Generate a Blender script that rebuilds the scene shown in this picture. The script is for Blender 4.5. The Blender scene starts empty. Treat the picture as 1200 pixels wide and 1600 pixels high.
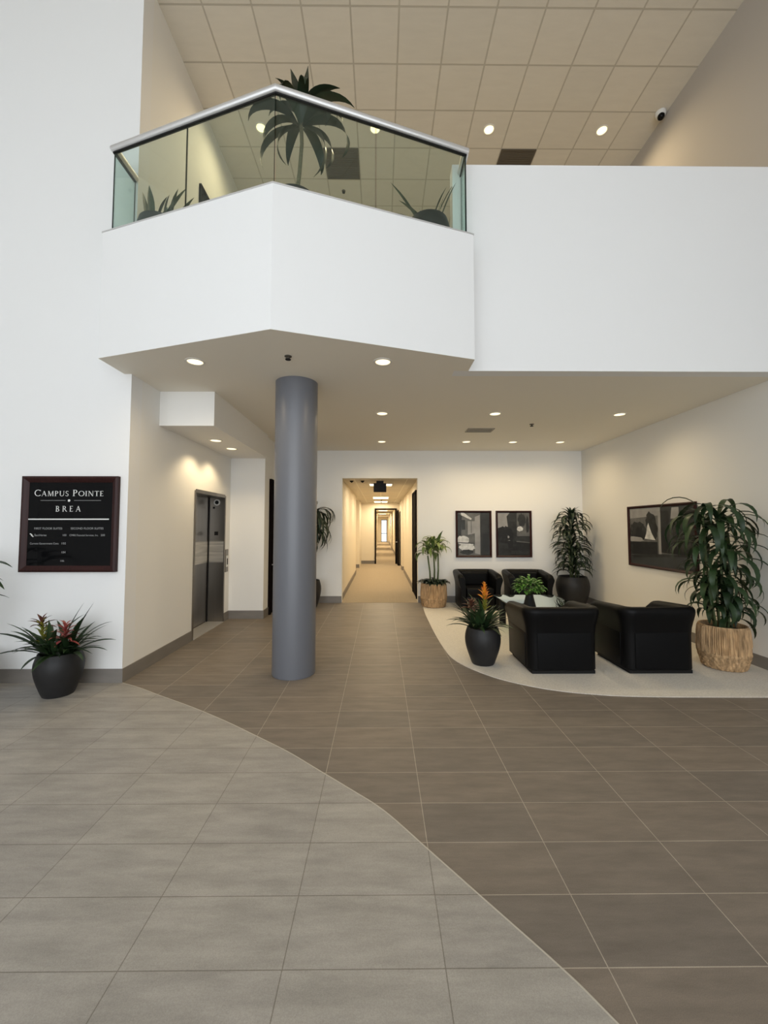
import bpy, bmesh, math, random
from mathutils import Vector, Matrix
R = math.radians
PI = math.pi
sc = bpy.context.scene
COL = sc.collection

# ------------------------------------------------------------------ camera, world, light, exposure
F = 635.0
PITCH = math.atan(F / 12300.0)
CY = 823 - F * math.tan(PITCH)
YAW = math.atan(5 / F)
cam = bpy.data.cameras.new('camera')
cam.sensor_fit = 'VERTICAL'; cam.sensor_height = 36.0; cam.sensor_width = 27.0
cam.lens = 36.0 * F / 1600.0
cam.shift_y = -(800 - CY) / 1600.0 * -1.0 * -1.0
cam.clip_start = 0.05; cam.clip_end = 200
cam_o = bpy.data.objects.new('camera', cam); COL.objects.link(cam_o)
cam_o.location = (0, 0, 1.65)
cam_o.rotation_euler = (R(90) + PITCH, 0, -YAW)
sc.camera = cam_o

vs = sc.view_settings
vs.view_transform = 'Standard'; vs.look = 'None'; vs.gamma = 1.0; vs.use_curve_mapping = False
vs.exposure = 0.0

world = bpy.data.worlds.new('world'); sc.world = world; world.use_nodes = True
wn = world.node_tree.nodes['Background']
wn.inputs[0].default_value = (0.86, 0.93, 1.0, 1); wn.inputs[1].default_value = 2.2

def area(name, loc, rot, sx, sy, power, color):
    l = bpy.data.lights.new(name, 'AREA'); l.shape = 'RECTANGLE'; l.size = sx; l.size_y = sy
    l.energy = power; l.color = color
    o = bpy.data.objects.new(name, l); COL.objects.link(o); o.location = loc; o.rotation_euler = rot
    return o
DAY = (0.93, 0.97, 1.0)
area('daylight_entrance', (-0.8, -6.6, 2.2), (R(90), 0, 0), 9.8, 4.3, 350, DAY)      # daylight through the entrance glazing
WARM = (1.0, 0.79, 0.48)
P_LOW, P_BACK, P_HIGH, P_SOFFIT, P_CORRIDOR = 36, 42, 94, 24, 28

# ------------------------------------------------------------------ materials
def mat(name, color, rough=0.6, metal=0.0, spec=0.5, noise=None, bump=None, coat=0.0, island=None, emit=None):
    """procedural principled material; noise=(scale, amount, stretch), bump=(scale, strength), island=second colour for per-leaf variation"""
    m = bpy.data.materials.new(name); m.use_nodes = True
    nt = m.node_tree; b = nt.nodes['Principled BSDF']
    b.inputs['Base Color'].default_value = (*color, 1); b.inputs['Roughness'].default_value = rough
    b.inputs['Metallic'].default_value = metal; b.inputs['Specular IOR Level'].default_value = spec
    b.inputs['Coat Weight'].default_value = coat
    if emit:
        b.inputs['Emission Color'].default_value = (*emit[0], 1); b.inputs['Emission Strength'].default_value = emit[1]
    tc = nt.nodes.new('ShaderNodeTexCoord'); out = None
    if island:
        g = nt.nodes.new('ShaderNodeNewGeometry'); mx = nt.nodes.new('ShaderNodeMix'); mx.data_type = 'RGBA'
        nt.links.new(g.outputs['Random Per Island'], mx.inputs[0])
        mx.inputs[6].default_value = (*color, 1); mx.inputs[7].default_value = (*island, 1); out = mx.outputs[2]
        nt.links.new(out, b.inputs['Base Color'])
    if noise:
        mp = nt.nodes.new('ShaderNodeMapping'); n = nt.nodes.new('ShaderNodeTexNoise'); n.inputs['Detail'].default_value = 5
        mp.inputs['Scale'].default_value = noise[2] if len(noise) > 2 else (1, 1, 1)
        nt.links.new(tc.outputs['Object'], mp.inputs[0]); nt.links.new(mp.outputs[0], n.inputs['Vector'])
        n.inputs['Scale'].default_value = noise[0]
        mr = nt.nodes.new('ShaderNodeMapRange'); mr.inputs[1].default_value = 0.25; mr.inputs[2].default_value = 0.75
        mr.inputs[3].default_value = 1 - noise[1]; mr.inputs[4].default_value = 1 + noise[1]
        nt.links.new(n.outputs[0], mr.inputs[0])
        v = nt.nodes.new('ShaderNodeVectorMath'); v.operation = 'SCALE'
        if out: nt.links.new(out, v.inputs[0])
        else: v.inputs[0].default_value = color
        nt.links.new(mr.outputs[0], v.inputs['Scale']); nt.links.new(v.outputs[0], b.inputs['Base Color'])
    if bump:
        n2 = nt.nodes.new('ShaderNodeTexNoise'); n2.inputs['Scale'].default_value = bump[0]; n2.inputs['Detail'].default_value = 4
        nt.links.new(tc.outputs['Object'], n2.inputs['Vector'])
        bp = nt.nodes.new('ShaderNodeBump'); bp.inputs['Strength'].default_value = bump[1]; bp.inputs['Distance'].default_value = 0.01
        nt.links.new(n2.outputs[0], bp.inputs['Height']); nt.links.new(bp.outputs[0], b.inputs['Normal'])
    return m

def tile_mat(name, c1, c2, grout, rough, w, h, ox, oy, mortar, streak=0.17, bumpd=0.003, spec=0.25, grain=0.10):
    m = bpy.data.materials.new(name); m.use_nodes = True
    nt = m.node_tree; b = nt.nodes['Principled BSDF']; L = nt.links.new
    tc = nt.nodes.new('ShaderNodeTexCoord'); mp = nt.nodes.new('ShaderNodeMapping')
    mp.inputs['Location'].default_value = (-ox + 40 * w, -oy + 80 * h, 0); L(tc.outputs['Object'], mp.inputs[0])
    br = nt.nodes.new('ShaderNodeTexBrick'); br.offset = 0; br.squash = 1
    br.inputs['Scale'].default_value = 1; br.inputs['Brick Width'].default_value = w; br.inputs['Row Height'].default_value = h
    br.inputs['Mortar Size'].default_value = mortar; br.inputs['Mortar Smooth'].default_value = 0.1
    br.inputs['Color1'].default_value = (*c1, 1); br.inputs['Color2'].default_value = (*c2, 1); br.inputs['Mortar'].default_value = (*grout, 1)
    L(mp.outputs[0], br.inputs['Vector'])
    m2 = nt.nodes.new('ShaderNodeMapping'); m2.inputs['Scale'].default_value = (1.8, 8, 1); L(tc.outputs['Object'], m2.inputs[0])
    n = nt.nodes.new('ShaderNodeTexNoise'); n.inputs['Scale'].default_value = 1.6; n.inputs['Detail'].default_value = 7; n.inputs['Roughness'].default_value = 0.65
    L(m2.outputs[0], n.inputs['Vector'])
    mr = nt.nodes.new('ShaderNodeMapRange'); mr.inputs[1].default_value = 0.3; mr.inputs[2].default_value = 0.7
    mr.inputs[3].default_value = 1 - streak; mr.inputs[4].default_value = 1 + streak; L(n.outputs[0], mr.inputs[0])
    g = nt.nodes.new('ShaderNodeTexNoise'); g.inputs['Scale'].default_value = 260; g.inputs['Detail'].default_value = 2; L(tc.outputs['Object'], g.inputs['Vector'])
    mg = nt.nodes.new('ShaderNodeMapRange'); mg.inputs[1].default_value = 0.3; mg.inputs[2].default_value = 0.7
    mg.inputs[3].default_value = 1 - grain; mg.inputs[4].default_value = 1 + grain; L(g.outputs[0], mg.inputs[0])
    mu = nt.nodes.new('ShaderNodeMath'); mu.operation = 'MULTIPLY'; L(mr.outputs[0], mu.inputs[0]); L(mg.outputs[0], mu.inputs[1])
    v = nt.nodes.new('ShaderNodeVectorMath'); v.operation = 'SCALE'; L(br.outputs['Color'], v.inputs[0]); L(mu.outputs[0], v.inputs['Scale'])
    L(v.outputs[0], b.inputs['Base Color'])
    bp = nt.nodes.new('ShaderNodeBump'); bp.invert = True; bp.inputs['Strength'].default_value = 0.6; bp.inputs['Distance'].default_value = bumpd
    L(br.outputs['Fac'], bp.inputs['Height']); L(bp.outputs[0], b.inputs['Normal'])
    b.inputs['Roughness'].default_value = rough; b.inputs['Specular IOR Level'].default_value = spec
    return m

def glass_mat(name, tint, refl=1.0):
    m = bpy.data.materials.new(name); m.use_nodes = True
    nt = m.node_tree; nt.nodes.clear(); L = nt.links.new
    o = nt.nodes.new('ShaderNodeOutputMaterial'); t = nt.nodes.new('ShaderNodeBsdfTransparent'); g = nt.nodes.new('ShaderNodeBsdfGlossy')
    t.inputs[0].default_value = (*tint, 1); g.inputs['Roughness'].default_value = 0.02; g.inputs['Color'].default_value = (0.9, 1.0, 0.97, 1)
    fr = nt.nodes.new('ShaderNodeFresnel'); gm = nt.nodes.new('ShaderNodeNewGeometry'); ir = nt.nodes.new('ShaderNodeMapRange')   # same index entering and leaving the thin pane
    ir.inputs[3].default_value = 1.5; ir.inputs[4].default_value = 1/1.5; L(gm.outputs['Backfacing'], ir.inputs[0]); L(ir.outputs[0], fr.inputs[0])
    mu = nt.nodes.new('ShaderNodeMath'); mu.operation = 'MULTIPLY'; mu.inputs[1].default_value = refl
    mx = nt.nodes.new('ShaderNodeMixShader'); L(fr.outputs[0], mu.inputs[0]); L(mu.outputs[0], mx.inputs[0])
    L(t.outputs[0], mx.inputs[1]); L(g.outputs[0], mx.inputs[2]); L(mx.outputs[0], o.inputs[0])
    return m

M = {}
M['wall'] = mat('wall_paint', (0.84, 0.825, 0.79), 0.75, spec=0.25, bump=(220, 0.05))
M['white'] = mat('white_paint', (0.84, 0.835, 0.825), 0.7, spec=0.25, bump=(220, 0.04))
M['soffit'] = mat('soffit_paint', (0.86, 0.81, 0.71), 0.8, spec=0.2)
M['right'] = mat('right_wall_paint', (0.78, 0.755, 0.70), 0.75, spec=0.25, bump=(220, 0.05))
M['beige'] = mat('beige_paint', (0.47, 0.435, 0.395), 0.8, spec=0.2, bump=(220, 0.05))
M['corr'] = mat('corridor_paint', (0.78, 0.70, 0.56), 0.7, spec=0.25)
TX, TY = 0.243, 1.603
M['tile_dark'] = tile_mat('dark_floor_tile', (0.222, 0.184, 0.148), (0.185, 0.158, 0.132), (0.42, 0.365, 0.295), 0.5, 0.61, 0.3045, TX, TY, 0.0022)
M['tile_light'] = tile_mat('light_floor_tile', (0.372, 0.347, 0.310), (0.345, 0.322, 0.292), (0.22, 0.20, 0.17), 0.45, 0.61, 0.3045, TX, TY, 0.0022)
M['ceil'] = tile_mat('acoustic_tile', (0.66, 0.62, 0.545), (0.63, 0.595, 0.525), (0.47, 0.435, 0.37), 0.85, 0.61, 0.6285, 0.227, 4.718, 0.011, streak=0.03, bumpd=0.01, spec=0.1)
M['corr_ceil'] = tile_mat('corridor_tile', (0.66, 0.60, 0.50), (0.63, 0.58, 0.49), (0.80, 0.76, 0.66), 0.85, 0.60, 1.2, 0.0, 8.92, 0.012, streak=0.03, spec=0.1)
M['carpet'] = mat('lounge_carpet', (0.76, 0.715, 0.64), 0.95, spec=0.05, noise=(60, 0.22, (1, 5, 1)), bump=(300, 0.6))
M['carpet_corr'] = mat('corridor_carpet', (0.42, 0.35, 0.26), 0.95, spec=0.05, noise=(60, 0.15), bump=(300, 0.5))
M['base'] = mat('baseboard_tile', (0.205, 0.185, 0.165), 0.5, noise=(3, 0.1, (1, 1, 4)))
M['column'] = mat('column_paint', (0.140, 0.145, 0.164), 0.38, spec=0.5, bump=(90, 0.03))
M['steel_reflection'] = mat('reflection_band_steel', (0.50, 0.47, 0.42), 0.42, metal=0.85, noise=(5, 0.3, (0.3, 0.3, 6)))  # lighter steel colour standing in for a reflection on the lift door
M['black'] = mat('black_matte', (0.008, 0.0075, 0.0075), 0.6, spec=0.25)
M['leather'] = mat('black_leather', (0.004, 0.0039, 0.0041), 0.42, spec=0.13, bump=(160, 0.12))
M['leather2'] = mat('black_leather_panel', (0.005, 0.005, 0.0054), 0.55, spec=0.1, bump=(160, 0.12))
M['pot'] = mat('charcoal_pot', (0.017, 0.0165, 0.017), 0.5, spec=0.35, noise=(14, 0.15), bump=(60, 0.08))
M['soil'] = mat('potting_soil', (0.05, 0.038, 0.026), 0.95, noise=(40, 0.5), bump=(60, 0.8))
M['steel'] = mat('brushed_steel', (0.255, 0.235, 0.21), 0.30, metal=1.0, noise=(6, 0.12, (1, 1, 0.05)), bump=(40, 0.02))
M['alu'] = mat('brushed_aluminium', (0.70, 0.69, 0.685), 0.5, metal=0.75)
M['door'] = mat('dark_door', (0.008, 0.0055, 0.005), 0.9, spec=0.03, noise=(8, 0.3, (4, 4, 0.4)))
M['mahogany'] = mat('mahogany', (0.030, 0.009, 0.008), 0.4, spec=0.2, noise=(9, 0.35, (6, 6, 0.6)))
M['signface'] = mat('gloss_black_panel', (0.004, 0.004, 0.0045), 0.08, spec=0.12)
M['letter'] = mat('silver_lettering', (0.80, 0.80, 0.78), 0.4)
M['letter2'] = mat('grey_lettering', (0.33, 0.33, 0.33), 0.5)
M['glass'] = glass_mat('railing_glass', (0.875, 0.93, 0.905), 0.9)
M['glass_edge'] = mat('glass_edge', (0.010, 0.022, 0.019), 0.6, spec=0.2)
M['glass_table'] = glass_mat('table_glass', (0.72, 0.86, 0.82), 2.4)
M['picglass'] = glass_mat('picture_glass', (0.95, 0.95, 0.95), 0.35)
M['leaf'] = mat('leaf_dark', (0.012, 0.028, 0.010), 0.45, spec=0.35, island=(0.030, 0.060, 0.019), noise=(9, 0.25))
M['leaf_deep'] = mat('leaf_deep', (0.007, 0.015, 0.008), 0.45, spec=0.35, island=(0.016, 0.032, 0.014), noise=(9, 0.25))
M['leaf_light'] = mat('leaf_light', (0.10, 0.16, 0.040), 0.45, island=(0.21, 0.26, 0.075), noise=(9, 0.3))
M['leaf_bright'] = mat('leaf_bright', (0.055, 0.17, 0.022), 0.45, island=(0.13, 0.30, 0.05), noise=(9, 0.25))
M['snake'] = mat('snake_leaf', (0.035, 0.062, 0.040), 0.45, island=(0.06, 0.09, 0.05), noise=(16, 0.5, (0.5, 0.5, 3)))
M['red'] = mat('bract_red', (0.30, 0.045, 0.05), 0.5, island=(0.46, 0.14, 0.10))
M['maroon'] = mat('bract_maroon', (0.085, 0.022, 0.02), 0.5, island=(0.16, 0.07, 0.035))
M['orange'] = mat('bract_orange', (0.75, 0.20, 0.025), 0.5, island=(0.80, 0.36, 0.03))
M['yellowgreen'] = mat('bract_green', (0.30, 0.26, 0.03), 0.5, island=(0.20, 0.24, 0.04))
M['cane'] = mat('plant_cane', (0.16, 0.13, 0.075), 0.8, noise=(30, 0.35, (1, 1, 3)))
M['greencane'] = mat('green_cane', (0.085, 0.11, 0.04), 0.7, noise=(30, 0.3, (1, 1, 3)))
M['basket'] = mat('woven_seagrass', (0.46, 0.30, 0.16), 0.85, spec=0.2, noise=(42, 0.55, (1, 1, 0.14)), bump=(70, 0.5))
M['basket2'] = mat('woven_seagrass_dark', (0.23, 0.145, 0.08), 0.85, spec=0.2, noise=(26, 0.5, (1, 1, 0.5)), bump=(70, 0.5))
M['trimring'] = mat('downlight_trim', (0.75, 0.72, 0.66), 0.5)
M['lamp'] = mat('lamp_glow', (1, 0.9, 0.7), 0.5, emit=((1.0, 0.84, 0.52), 1.7))
M['lamp_high'] = mat('lamp_glow_high', (1, 0.9, 0.7), 0.5, emit=((1.0, 0.87, 0.46), 1.7))
M['troffer'] = mat('troffer_glow', (1, 0.95, 0.85), 0.5, emit=((1.0, 0.86, 0.62), 2.2))
M['vent'] = mat('vent_metal', (0.30, 0.265, 0.215), 0.6)
M['ventdark'] = mat('vent_dark', (0.10, 0.085, 0.065), 0.7)
M['plastic'] = mat('white_plastic', (0.72, 0.71, 0.68), 0.4)
M['strip'] = mat('joint_strip', (0.50, 0.46, 0.39), 0.5)
M['g1'] = mat('photo_black', (0.007, 0.007, 0.0075), 0.6, noise=(14, 0.6))
M['g2'] = mat('photo_dark_grey', (0.020, 0.020, 0.0195), 0.6, noise=(9, 0.6))
M['g3'] = mat('photo_mid_grey', (0.12, 0.117, 0.11), 0.6, noise=(7, 0.4))
M['g4'] = mat('photo_light_grey', (0.32, 0.31, 0.30), 0.6, noise=(5, 0.2))
M['g5'] = mat('photo_white', (0.66, 0.65, 0.62), 0.6, noise=(12, 0.3))

# ------------------------------------------------------------------ mesh helpers
def new(): return bmesh.new()
def box(bm, x0, x1, y0, y1, z0, z1, mi=0):
    v = [bm.verts.new(p) for p in ((x0,y0,z0),(x1,y0,z0),(x1,y1,z0),(x0,y1,z0),(x0,y0,z1),(x1,y0,z1),(x1,y1,z1),(x0,y1,z1))]
    for f in ((0,3,2,1),(4,5,6,7),(0,1,5,4),(1,2,6,5),(2,3,7,6),(3,0,4,7)):
        bm.faces.new([v[i] for i in f]).material_index = mi
def rbox(bm, x0, x1, y0, y1, z0, z1, bev=0.02, seg=3, mi=0):
    t = new(); box(t, x0, x1, y0, y1, z0, z1)
    bmesh.ops.bevel(t, geom=list(t.edges), offset=bev, segments=seg, profile=0.6, affect='EDGES')
    me = bpy.data.meshes.new('tmp'); t.to_mesh(me); t.free()
    n = len(bm.faces); bm.from_mesh(me); bpy.data.meshes.remove(me)
    bm.faces.ensure_lookup_table()
    for f in bm.faces[n:]: f.material_index = mi
def prism(bm, pts, z0, z1, mi=0):
    a = [bm.verts.new((x, y, z0)) for x, y in pts]; b = [bm.verts.new((x, y, z1)) for x, y in pts]
    n = len(pts)
    fs = [bm.faces.new(a[::-1]), bm.faces.new(b)]
    for i in range(n): fs.append(bm.faces.new((a[i], a[(i+1)%n], b[(i+1)%n], b[i])))
    for f in fs: f.material_index = mi
def lathe(bm, prof, cx=0, cy=0, z0=0, seg=40, wob=None, mi=0):
    rings = []
    for j, (r, z) in enumerate(prof):
        ring = []
        for i in range(seg):
            rr = r + (wob(i, j) if wob else 0)
            a = 2*PI*i/seg
            ring.append(bm.verts.new((cx + max(rr, 1e-4)*math.cos(a), cy + max(rr, 1e-4)*math.sin(a), z0 + z)))
        rings.append(ring)
    for j in range(len(rings)-1):
        for i in range(seg):
            f = bm.faces.new((rings[j][i], rings[j][(i+1)%seg], rings[j+1][(i+1)%seg], rings[j+1][i])); f.material_index = mi
    bm.faces.new(rings[0][::-1]).material_index = mi; bm.faces.new(rings[-1]).material_index = mi
def tube(bm, pts, r, seg=10, r2=None, mi=0):
    pts = [Vector(p) for p in pts]; n = len(pts); rings = []
    for k, p in enumerate(pts):
        d = (pts[min(k+1, n-1)] - pts[max(k-1, 0)]).normalized()
        up = Vector((0, 0, 1)) if abs(d.z) < 0.9 else Vector((1, 0, 0))
        s = d.cross(up).normalized(); u = s.cross(d)
        rr = r if r2 is None else r + (r2 - r)*k/(n-1)
        rings.append([bm.verts.new(p + (s*math.cos(2*PI*i/seg) + u*math.sin(2*PI*i/seg))*rr) for i in range(seg)])
    for k in range(n-1):
        for i in range(seg):
            bm.faces.new((rings[k][i], rings[k][(i+1)%seg], rings[k+1][(i+1)%seg], rings[k+1][i])).material_index = mi
    bm.faces.new(rings[0][::-1]).material_index = mi; bm.faces.new(rings[-1]).material_index = mi
def leaf(bm, p, az, el, L, w, bend, n=8, fold=0.3, kind='strap', twist=0.0, lim=None):
    """one leaf blade: starts at p towards azimuth az with elevation el and bends down by bend radians along its length"""
    for _ in range(7):
        pos = Vector(p); rows = []; ok = True
        for k in range(n+1):
            t = k/n
            e = el - bend*(t**1.3)
            d = Vector((math.cos(e)*math.cos(az), math.cos(e)*math.sin(az), math.sin(e)))
            s = Vector((-math.sin(az), math.cos(az), 0)); u = s.cross(d) * -1
            if u.z < 0 and abs(e) < PI/2: u = -u
            tw = twist*t; s2 = s*math.cos(tw) + u*math.sin(tw); u2 = u*math.cos(tw) - s*math.sin(tw)
            if kind == 'strap': wd = w/2*(0.5 + 0.5*min(1, t/0.3))*max(0.02, 1 - max(0, (t-0.45)/0.55)**2)
            elif kind == 'blade': wd = w/2*(0.75 + 0.25*min(1, t/0.4))*max(0.02, 1 - max(0, (t-0.55)/0.45)**1.6)
            else: wd = w/2*max(0.04, math.sin(PI*min(1, t**0.85)))
            rows.append((pos - s2*wd + u2*fold*wd, pos.copy(), pos + s2*wd + u2*fold*wd))
            pos = pos + d*(L/n)
        if lim and any(not lim(q) for rw in rows for q in rw): L *= 0.85; continue
        break
    else:
        return
    V = [[bm.verts.new(q) for q in rw] for rw in rows]
    for k in range(n):
        bm.faces.new((V[k][0], V[k][1], V[k+1][1], V[k+1][0])); bm.faces.new((V[k][1], V[k][2], V[k+1][2], V[k+1][1]))
TIPS = []
for a_ in range(24):
    for b_ in range(26):
        e0 = -0.5 + 2.0*a_/23; bd = 0.1 + 3.1*b_/25; hx = hz = 0.0
        for k_ in range(8):
            e_ = e0 - bd*((k_/8)**1.3); hx += math.cos(e_)/8; hz += math.sin(e_)/8
        TIPS.append((hx, hz, e0, bd))
def leaf_to(bm, p, az, reach, dz, L, w, n=9, fold=0.3, kind='strap', twist=0.0, lim=None):
    """leaf of length L whose tip ends reach away and dz above its root"""
    t = min(TIPS, key=lambda q: (q[0]-reach/L)**2 + (q[1]-dz/L)**2)
    leaf(bm, p, az, t[2], L, w, t[3], n=n, fold=fold, kind=kind, twist=twist, lim=lim)
def link(name, bm, mats, parent=None, loc=(0, 0, 0), smooth=False, normals=True):
    me = bpy.data.meshes.new(name)
    if normals and len(bm.faces): bmesh.ops.recalc_face_normals(bm, faces=bm.faces)
    bm.to_mesh(me); bm.free()
    for m in (mats if isinstance(mats, (list, tuple)) else [mats]): me.materials.append(M[m] if isinstance(m, str) else m)
    if smooth:
        me.polygons.foreach_set('use_smooth', [True]*len(me.polygons))
        if smooth != 'all':
            try: me.set_sharp_from_angle(angle=R(35))
            except Exception: pass
    o = bpy.data.objects.new(name, me); COL.objects.link(o); o.location = loc
    if parent: o.parent = parent
    return o
def struct(name, bm, mats, label=None, smooth=False):
    o = link(name, bm, mats, smooth=smooth); o['kind'] = 'structure'
    if label: o['label'] = label
    return o
def thing(name, label, cat, loc=(0, 0, 0), rz=0, group=None):
    o = bpy.data.objects.new(name, None); COL.objects.link(o); o.location = loc; o.rotation_euler = (0, 0, rz)
    o.empty_display_size = 0.1
    o['label'] = label; o['category'] = cat
    if group: o['group'] = group
    return o
def tag(o, label, cat, group=None):
    o['label'] = label; o['category'] = cat
    if group: o['group'] = group
    return o
def copy_tree(o, parent=None):
    c = o.copy(); COL.objects.link(c)
    if parent: c.parent = parent
    for ch in list(o.children): copy_tree(ch, c)
    return c

# ------------------------------------------------------------------ key dimensions (metres)
XL, XR = -2.745, 4.45           # side walls
YS = 4.42                       # sign wall face
YB = 8.92                       # lounge back wall
ZS = 3.33                       # underside of the upper floor
ZF = 4.56                       # upper floor level
ZG = 4.63                       # top of the balcony fascia
ZC = 8.10                       # main ceiling
YP = 4.30                       # parapet face
CZ = 2.72                       # corridor ceiling
BAL = [(-2.825, 4.0), (-0.94, 3.385), (0.945, 4.0)]   # balcony outer corners

# ------------------------------------------------------------------ floor
bm = new(); box(bm, -6.2, 4.65, -6.0, 9.1, -0.2, 0.0); struct('floor', bm, 'tile_dark')
CURVE = [(-2.75, 4.42), (-2.47, 4.275), (-2.158, 4.082), (-1.728, 3.824), (-1.335, 3.563), (-0.985, 3.306), (-0.68, 3.075), (-0.41, 2.839), (-0.18, 2.637),
         (0.019, 2.451), (0.243, 2.135+0.03), (0.445, 1.902), (0.674, 1.605), (0.776, 1.449), (0.98, 1.10), (1.25, 0.5), (1.5, -0.3), (1.7, -1.5), (1.75, -3.0), (1.7, -6.0)]
def smooth_curve(pts, n=6):
    out = []
    P = [pts[0]] + pts + [pts[-1]]
    for i in range(1, len(P)-2):
        p0, p1, p2, p3 = P[i-1], P[i], P[i+1], P[i+2]
        for k in range(n):
            t = k/n
            out.append(tuple(0.5*((2*p1[a]) + (-p0[a]+p2[a])*t + (2*p0[a]-5*p1[a]+4*p2[a]-p3[a])*t*t + (-p0[a]+3*p1[a]-3*p2[a]+p3[a])*t**3) for a in (0, 1)))
    out.append(pts[-1]); return out
cv = smooth_curve(CURVE)
bm = new(); prism(bm, [(-6.0, 4.42)] + cv + [(-6.0, -6.0)], 0.0, 0.002); struct('floor_light', bm, 'tile_light')
def ribbon(bm, pts, w, z0, z1):
    n = len(pts); L_, R_ = [], []
    for i, p in enumerate(pts):
        a = Vector(pts[max(0, i-1)]); b = Vector(pts[min(n-1, i+1)]); d = (b-a).normalized(); s = Vector((-d.y, d.x))*w/2
        L_.append(Vector(p)+s); R_.append(Vector(p)-s)
    prism(bm, [tuple(q) for q in L_] + [tuple(q) for q in R_[::-1]], z0, z1)
bm = new(); ribbon(bm, cv, 0.007, 0.0, 0.0028); struct('trim_1', bm, 'strip')
LOUNGE = [(0.90, 8.92), (0.845, 7.9), (0.832, 6.857), (0.838, 6.1), (0.855, 5.608), (0.892, 5.2), (1.0, 4.89), (1.169, 4.62), (1.339, 4.435), (1.567, 4.268), (1.8, 4.155),
          (2.05, 4.082), (2.365, 4.028), (2.821, 4.003), (3.3, 3.995), (3.744, 3.99), (4.45, 3.985)]
bm = new(); prism(bm, smooth_curve(LOUNGE) + [(4.45, 8.92)], 0.0, 0.006); struct('floor_carpet', bm, 'carpet')
bm = new(); box(bm, -1.3, 1.3, YB, 46, -0.2, 0.004); struct('floor_corridor', bm, 'carpet_corr')

# ------------------------------------------------------------------ walls, slabs, ceilings
bm = new(); box(bm, -6.2, XL, YS, YS+0.2, 0, ZC); struct('wall_sign', bm, 'white')
bm = new(); box(bm, -6.2, -6.0, -6.0, YS, 0, ZC); struct('wall_left', bm, 'white')
EY0, EY1, EZ, ED = 6.02, 7.16, 2.19, 0.27      # lift opening
bm = new()
box(bm, XL-0.4, XL, YS+0.2, EY0, 0, ZS); box(bm, XL-0.4, XL, EY0, EY1, EZ, ZS); box(bm, XL-0.4, XL, EY1, 7.42, 0, ZS)
box(bm, XL-0.4, XL-0.35, EY0, EY1, 0, EZ)
struct('wall_elevator', bm, 'wall')
bm = new(); box(bm, XL-0.4, XL, YS+0.2, 12.0, ZS, ZC); struct('wall_upper_left', bm, 'wall')
bm = new(); box(bm, XL-0.4, -2.12, 7.42, YB+0.2, 0, ZS); struct('wall_pilaster', bm, 'wall')
bm = new(); box(bm, XL, -2.07, 5.0, 7.42, 2.9, ZS); struct('ceiling_soffit', bm, 'wall')
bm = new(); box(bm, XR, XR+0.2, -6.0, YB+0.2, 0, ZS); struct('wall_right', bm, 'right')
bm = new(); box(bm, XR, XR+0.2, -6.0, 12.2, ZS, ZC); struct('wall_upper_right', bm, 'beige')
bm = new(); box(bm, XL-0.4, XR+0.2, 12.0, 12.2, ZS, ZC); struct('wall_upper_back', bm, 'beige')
CXL, CXR = -0.85, 0.81                          # corridor opening
bm = new()
box(bm, -2.12, CXL, YB, YB+0.2, 0, ZS); box(bm, CXR, XR, YB, YB+0.2, 0, ZS); box(bm, CXL, CXR, YB, YB+0.2, CZ, ZS)
struct('wall_back', bm, 'wall')
bm = new(); box(bm, XL-0.4, XR, YP+0.15, 12.0, ZS, ZF); struct('ceiling_lounge', bm, 'soffit')
bm = new(); box(bm, -6.2, XR+0.2, -6.2, 12.2, ZC, ZC+0.2); struct('ceiling', bm, 'ceil')
# balcony: floor, fascia ring, metal cap
bm = new(); prism(bm, [(BAL[0][0], YS), BAL[0], BAL[1], BAL[2], (BAL[2][0], YP), (0.79, YP), (0.79, YP+0.15), (XL, YP+0.15), (XL, YS)], ZS, ZF)
bm.faces.ensure_lookup_table(); bm.faces[0].material_index = 1
struct('floor_balcony', bm, ['white', 'soffit'])
def inset(pts, d):
    out = []
    for i, p in enumerate(pts):
        p = Vector(p); a = Vector(pts[i-1]) if i else None; b = Vector(pts[i+1]) if i < len(pts)-1 else None
        ns = []
        if a is not None: e = (p-a).normalized(); ns.append(Vector((-e.y, e.x)))
        if b is not None: e = (b-p).normalized(); ns.append(Vector((-e.y, e.x)))
        if len(ns) == 1: out.append(tuple(p + ns[0]*d))
        else:
            m_ = (ns[0]+ns[1]).normalized(); out.append(tuple(p + m_*(d/m_.dot(ns[0]))))
    return out
RING = [(BAL[0][0], YS), BAL[0], BAL[1], BAL[2], (BAL[2][0], YP)]
bm = new()
prism(bm, RING + inset(RING, 0.13)[::-1], ZF, ZG); struct('wall_balcony', bm, 'white')
RO = inset(RING, -0.006); RI = inset(RING, 0.13)
bm = new(); prism(bm, RO + RI[::-1], ZG, ZG+0.012); struct('trim_2', bm, 'alu')
bm = new(); box(bm, 0.79, XR, YP, YP+0.15, ZS, 5.66); struct('wall_parapet', bm, 'white')
# entrance wall behind the camera: piers, head and glazing bars round the daylight
bm = new(); box(bm, -6.2, -5.8, -6.2, -6.0, 0, ZC); box(bm, 4.2, XR+0.2, -6.2, -6.0, 0, ZC); box(bm, -5.8, 4.2, -6.2, -6.0, 7.7, ZC); struct('wall_front', bm, 'white')
bm = new()
for x in (-5.8, -3.8, -1.8, 0.2, 2.2, 4.1): box(bm, x, x+0.08, -6.14, -6.04, 0, 7.7)
for z in (0.0, 2.5, 5.0, 7.6): box(bm, -5.72, 4.1, -6.13, -6.05, z, z+0.08)
struct('window_1', bm, 'black')

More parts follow.
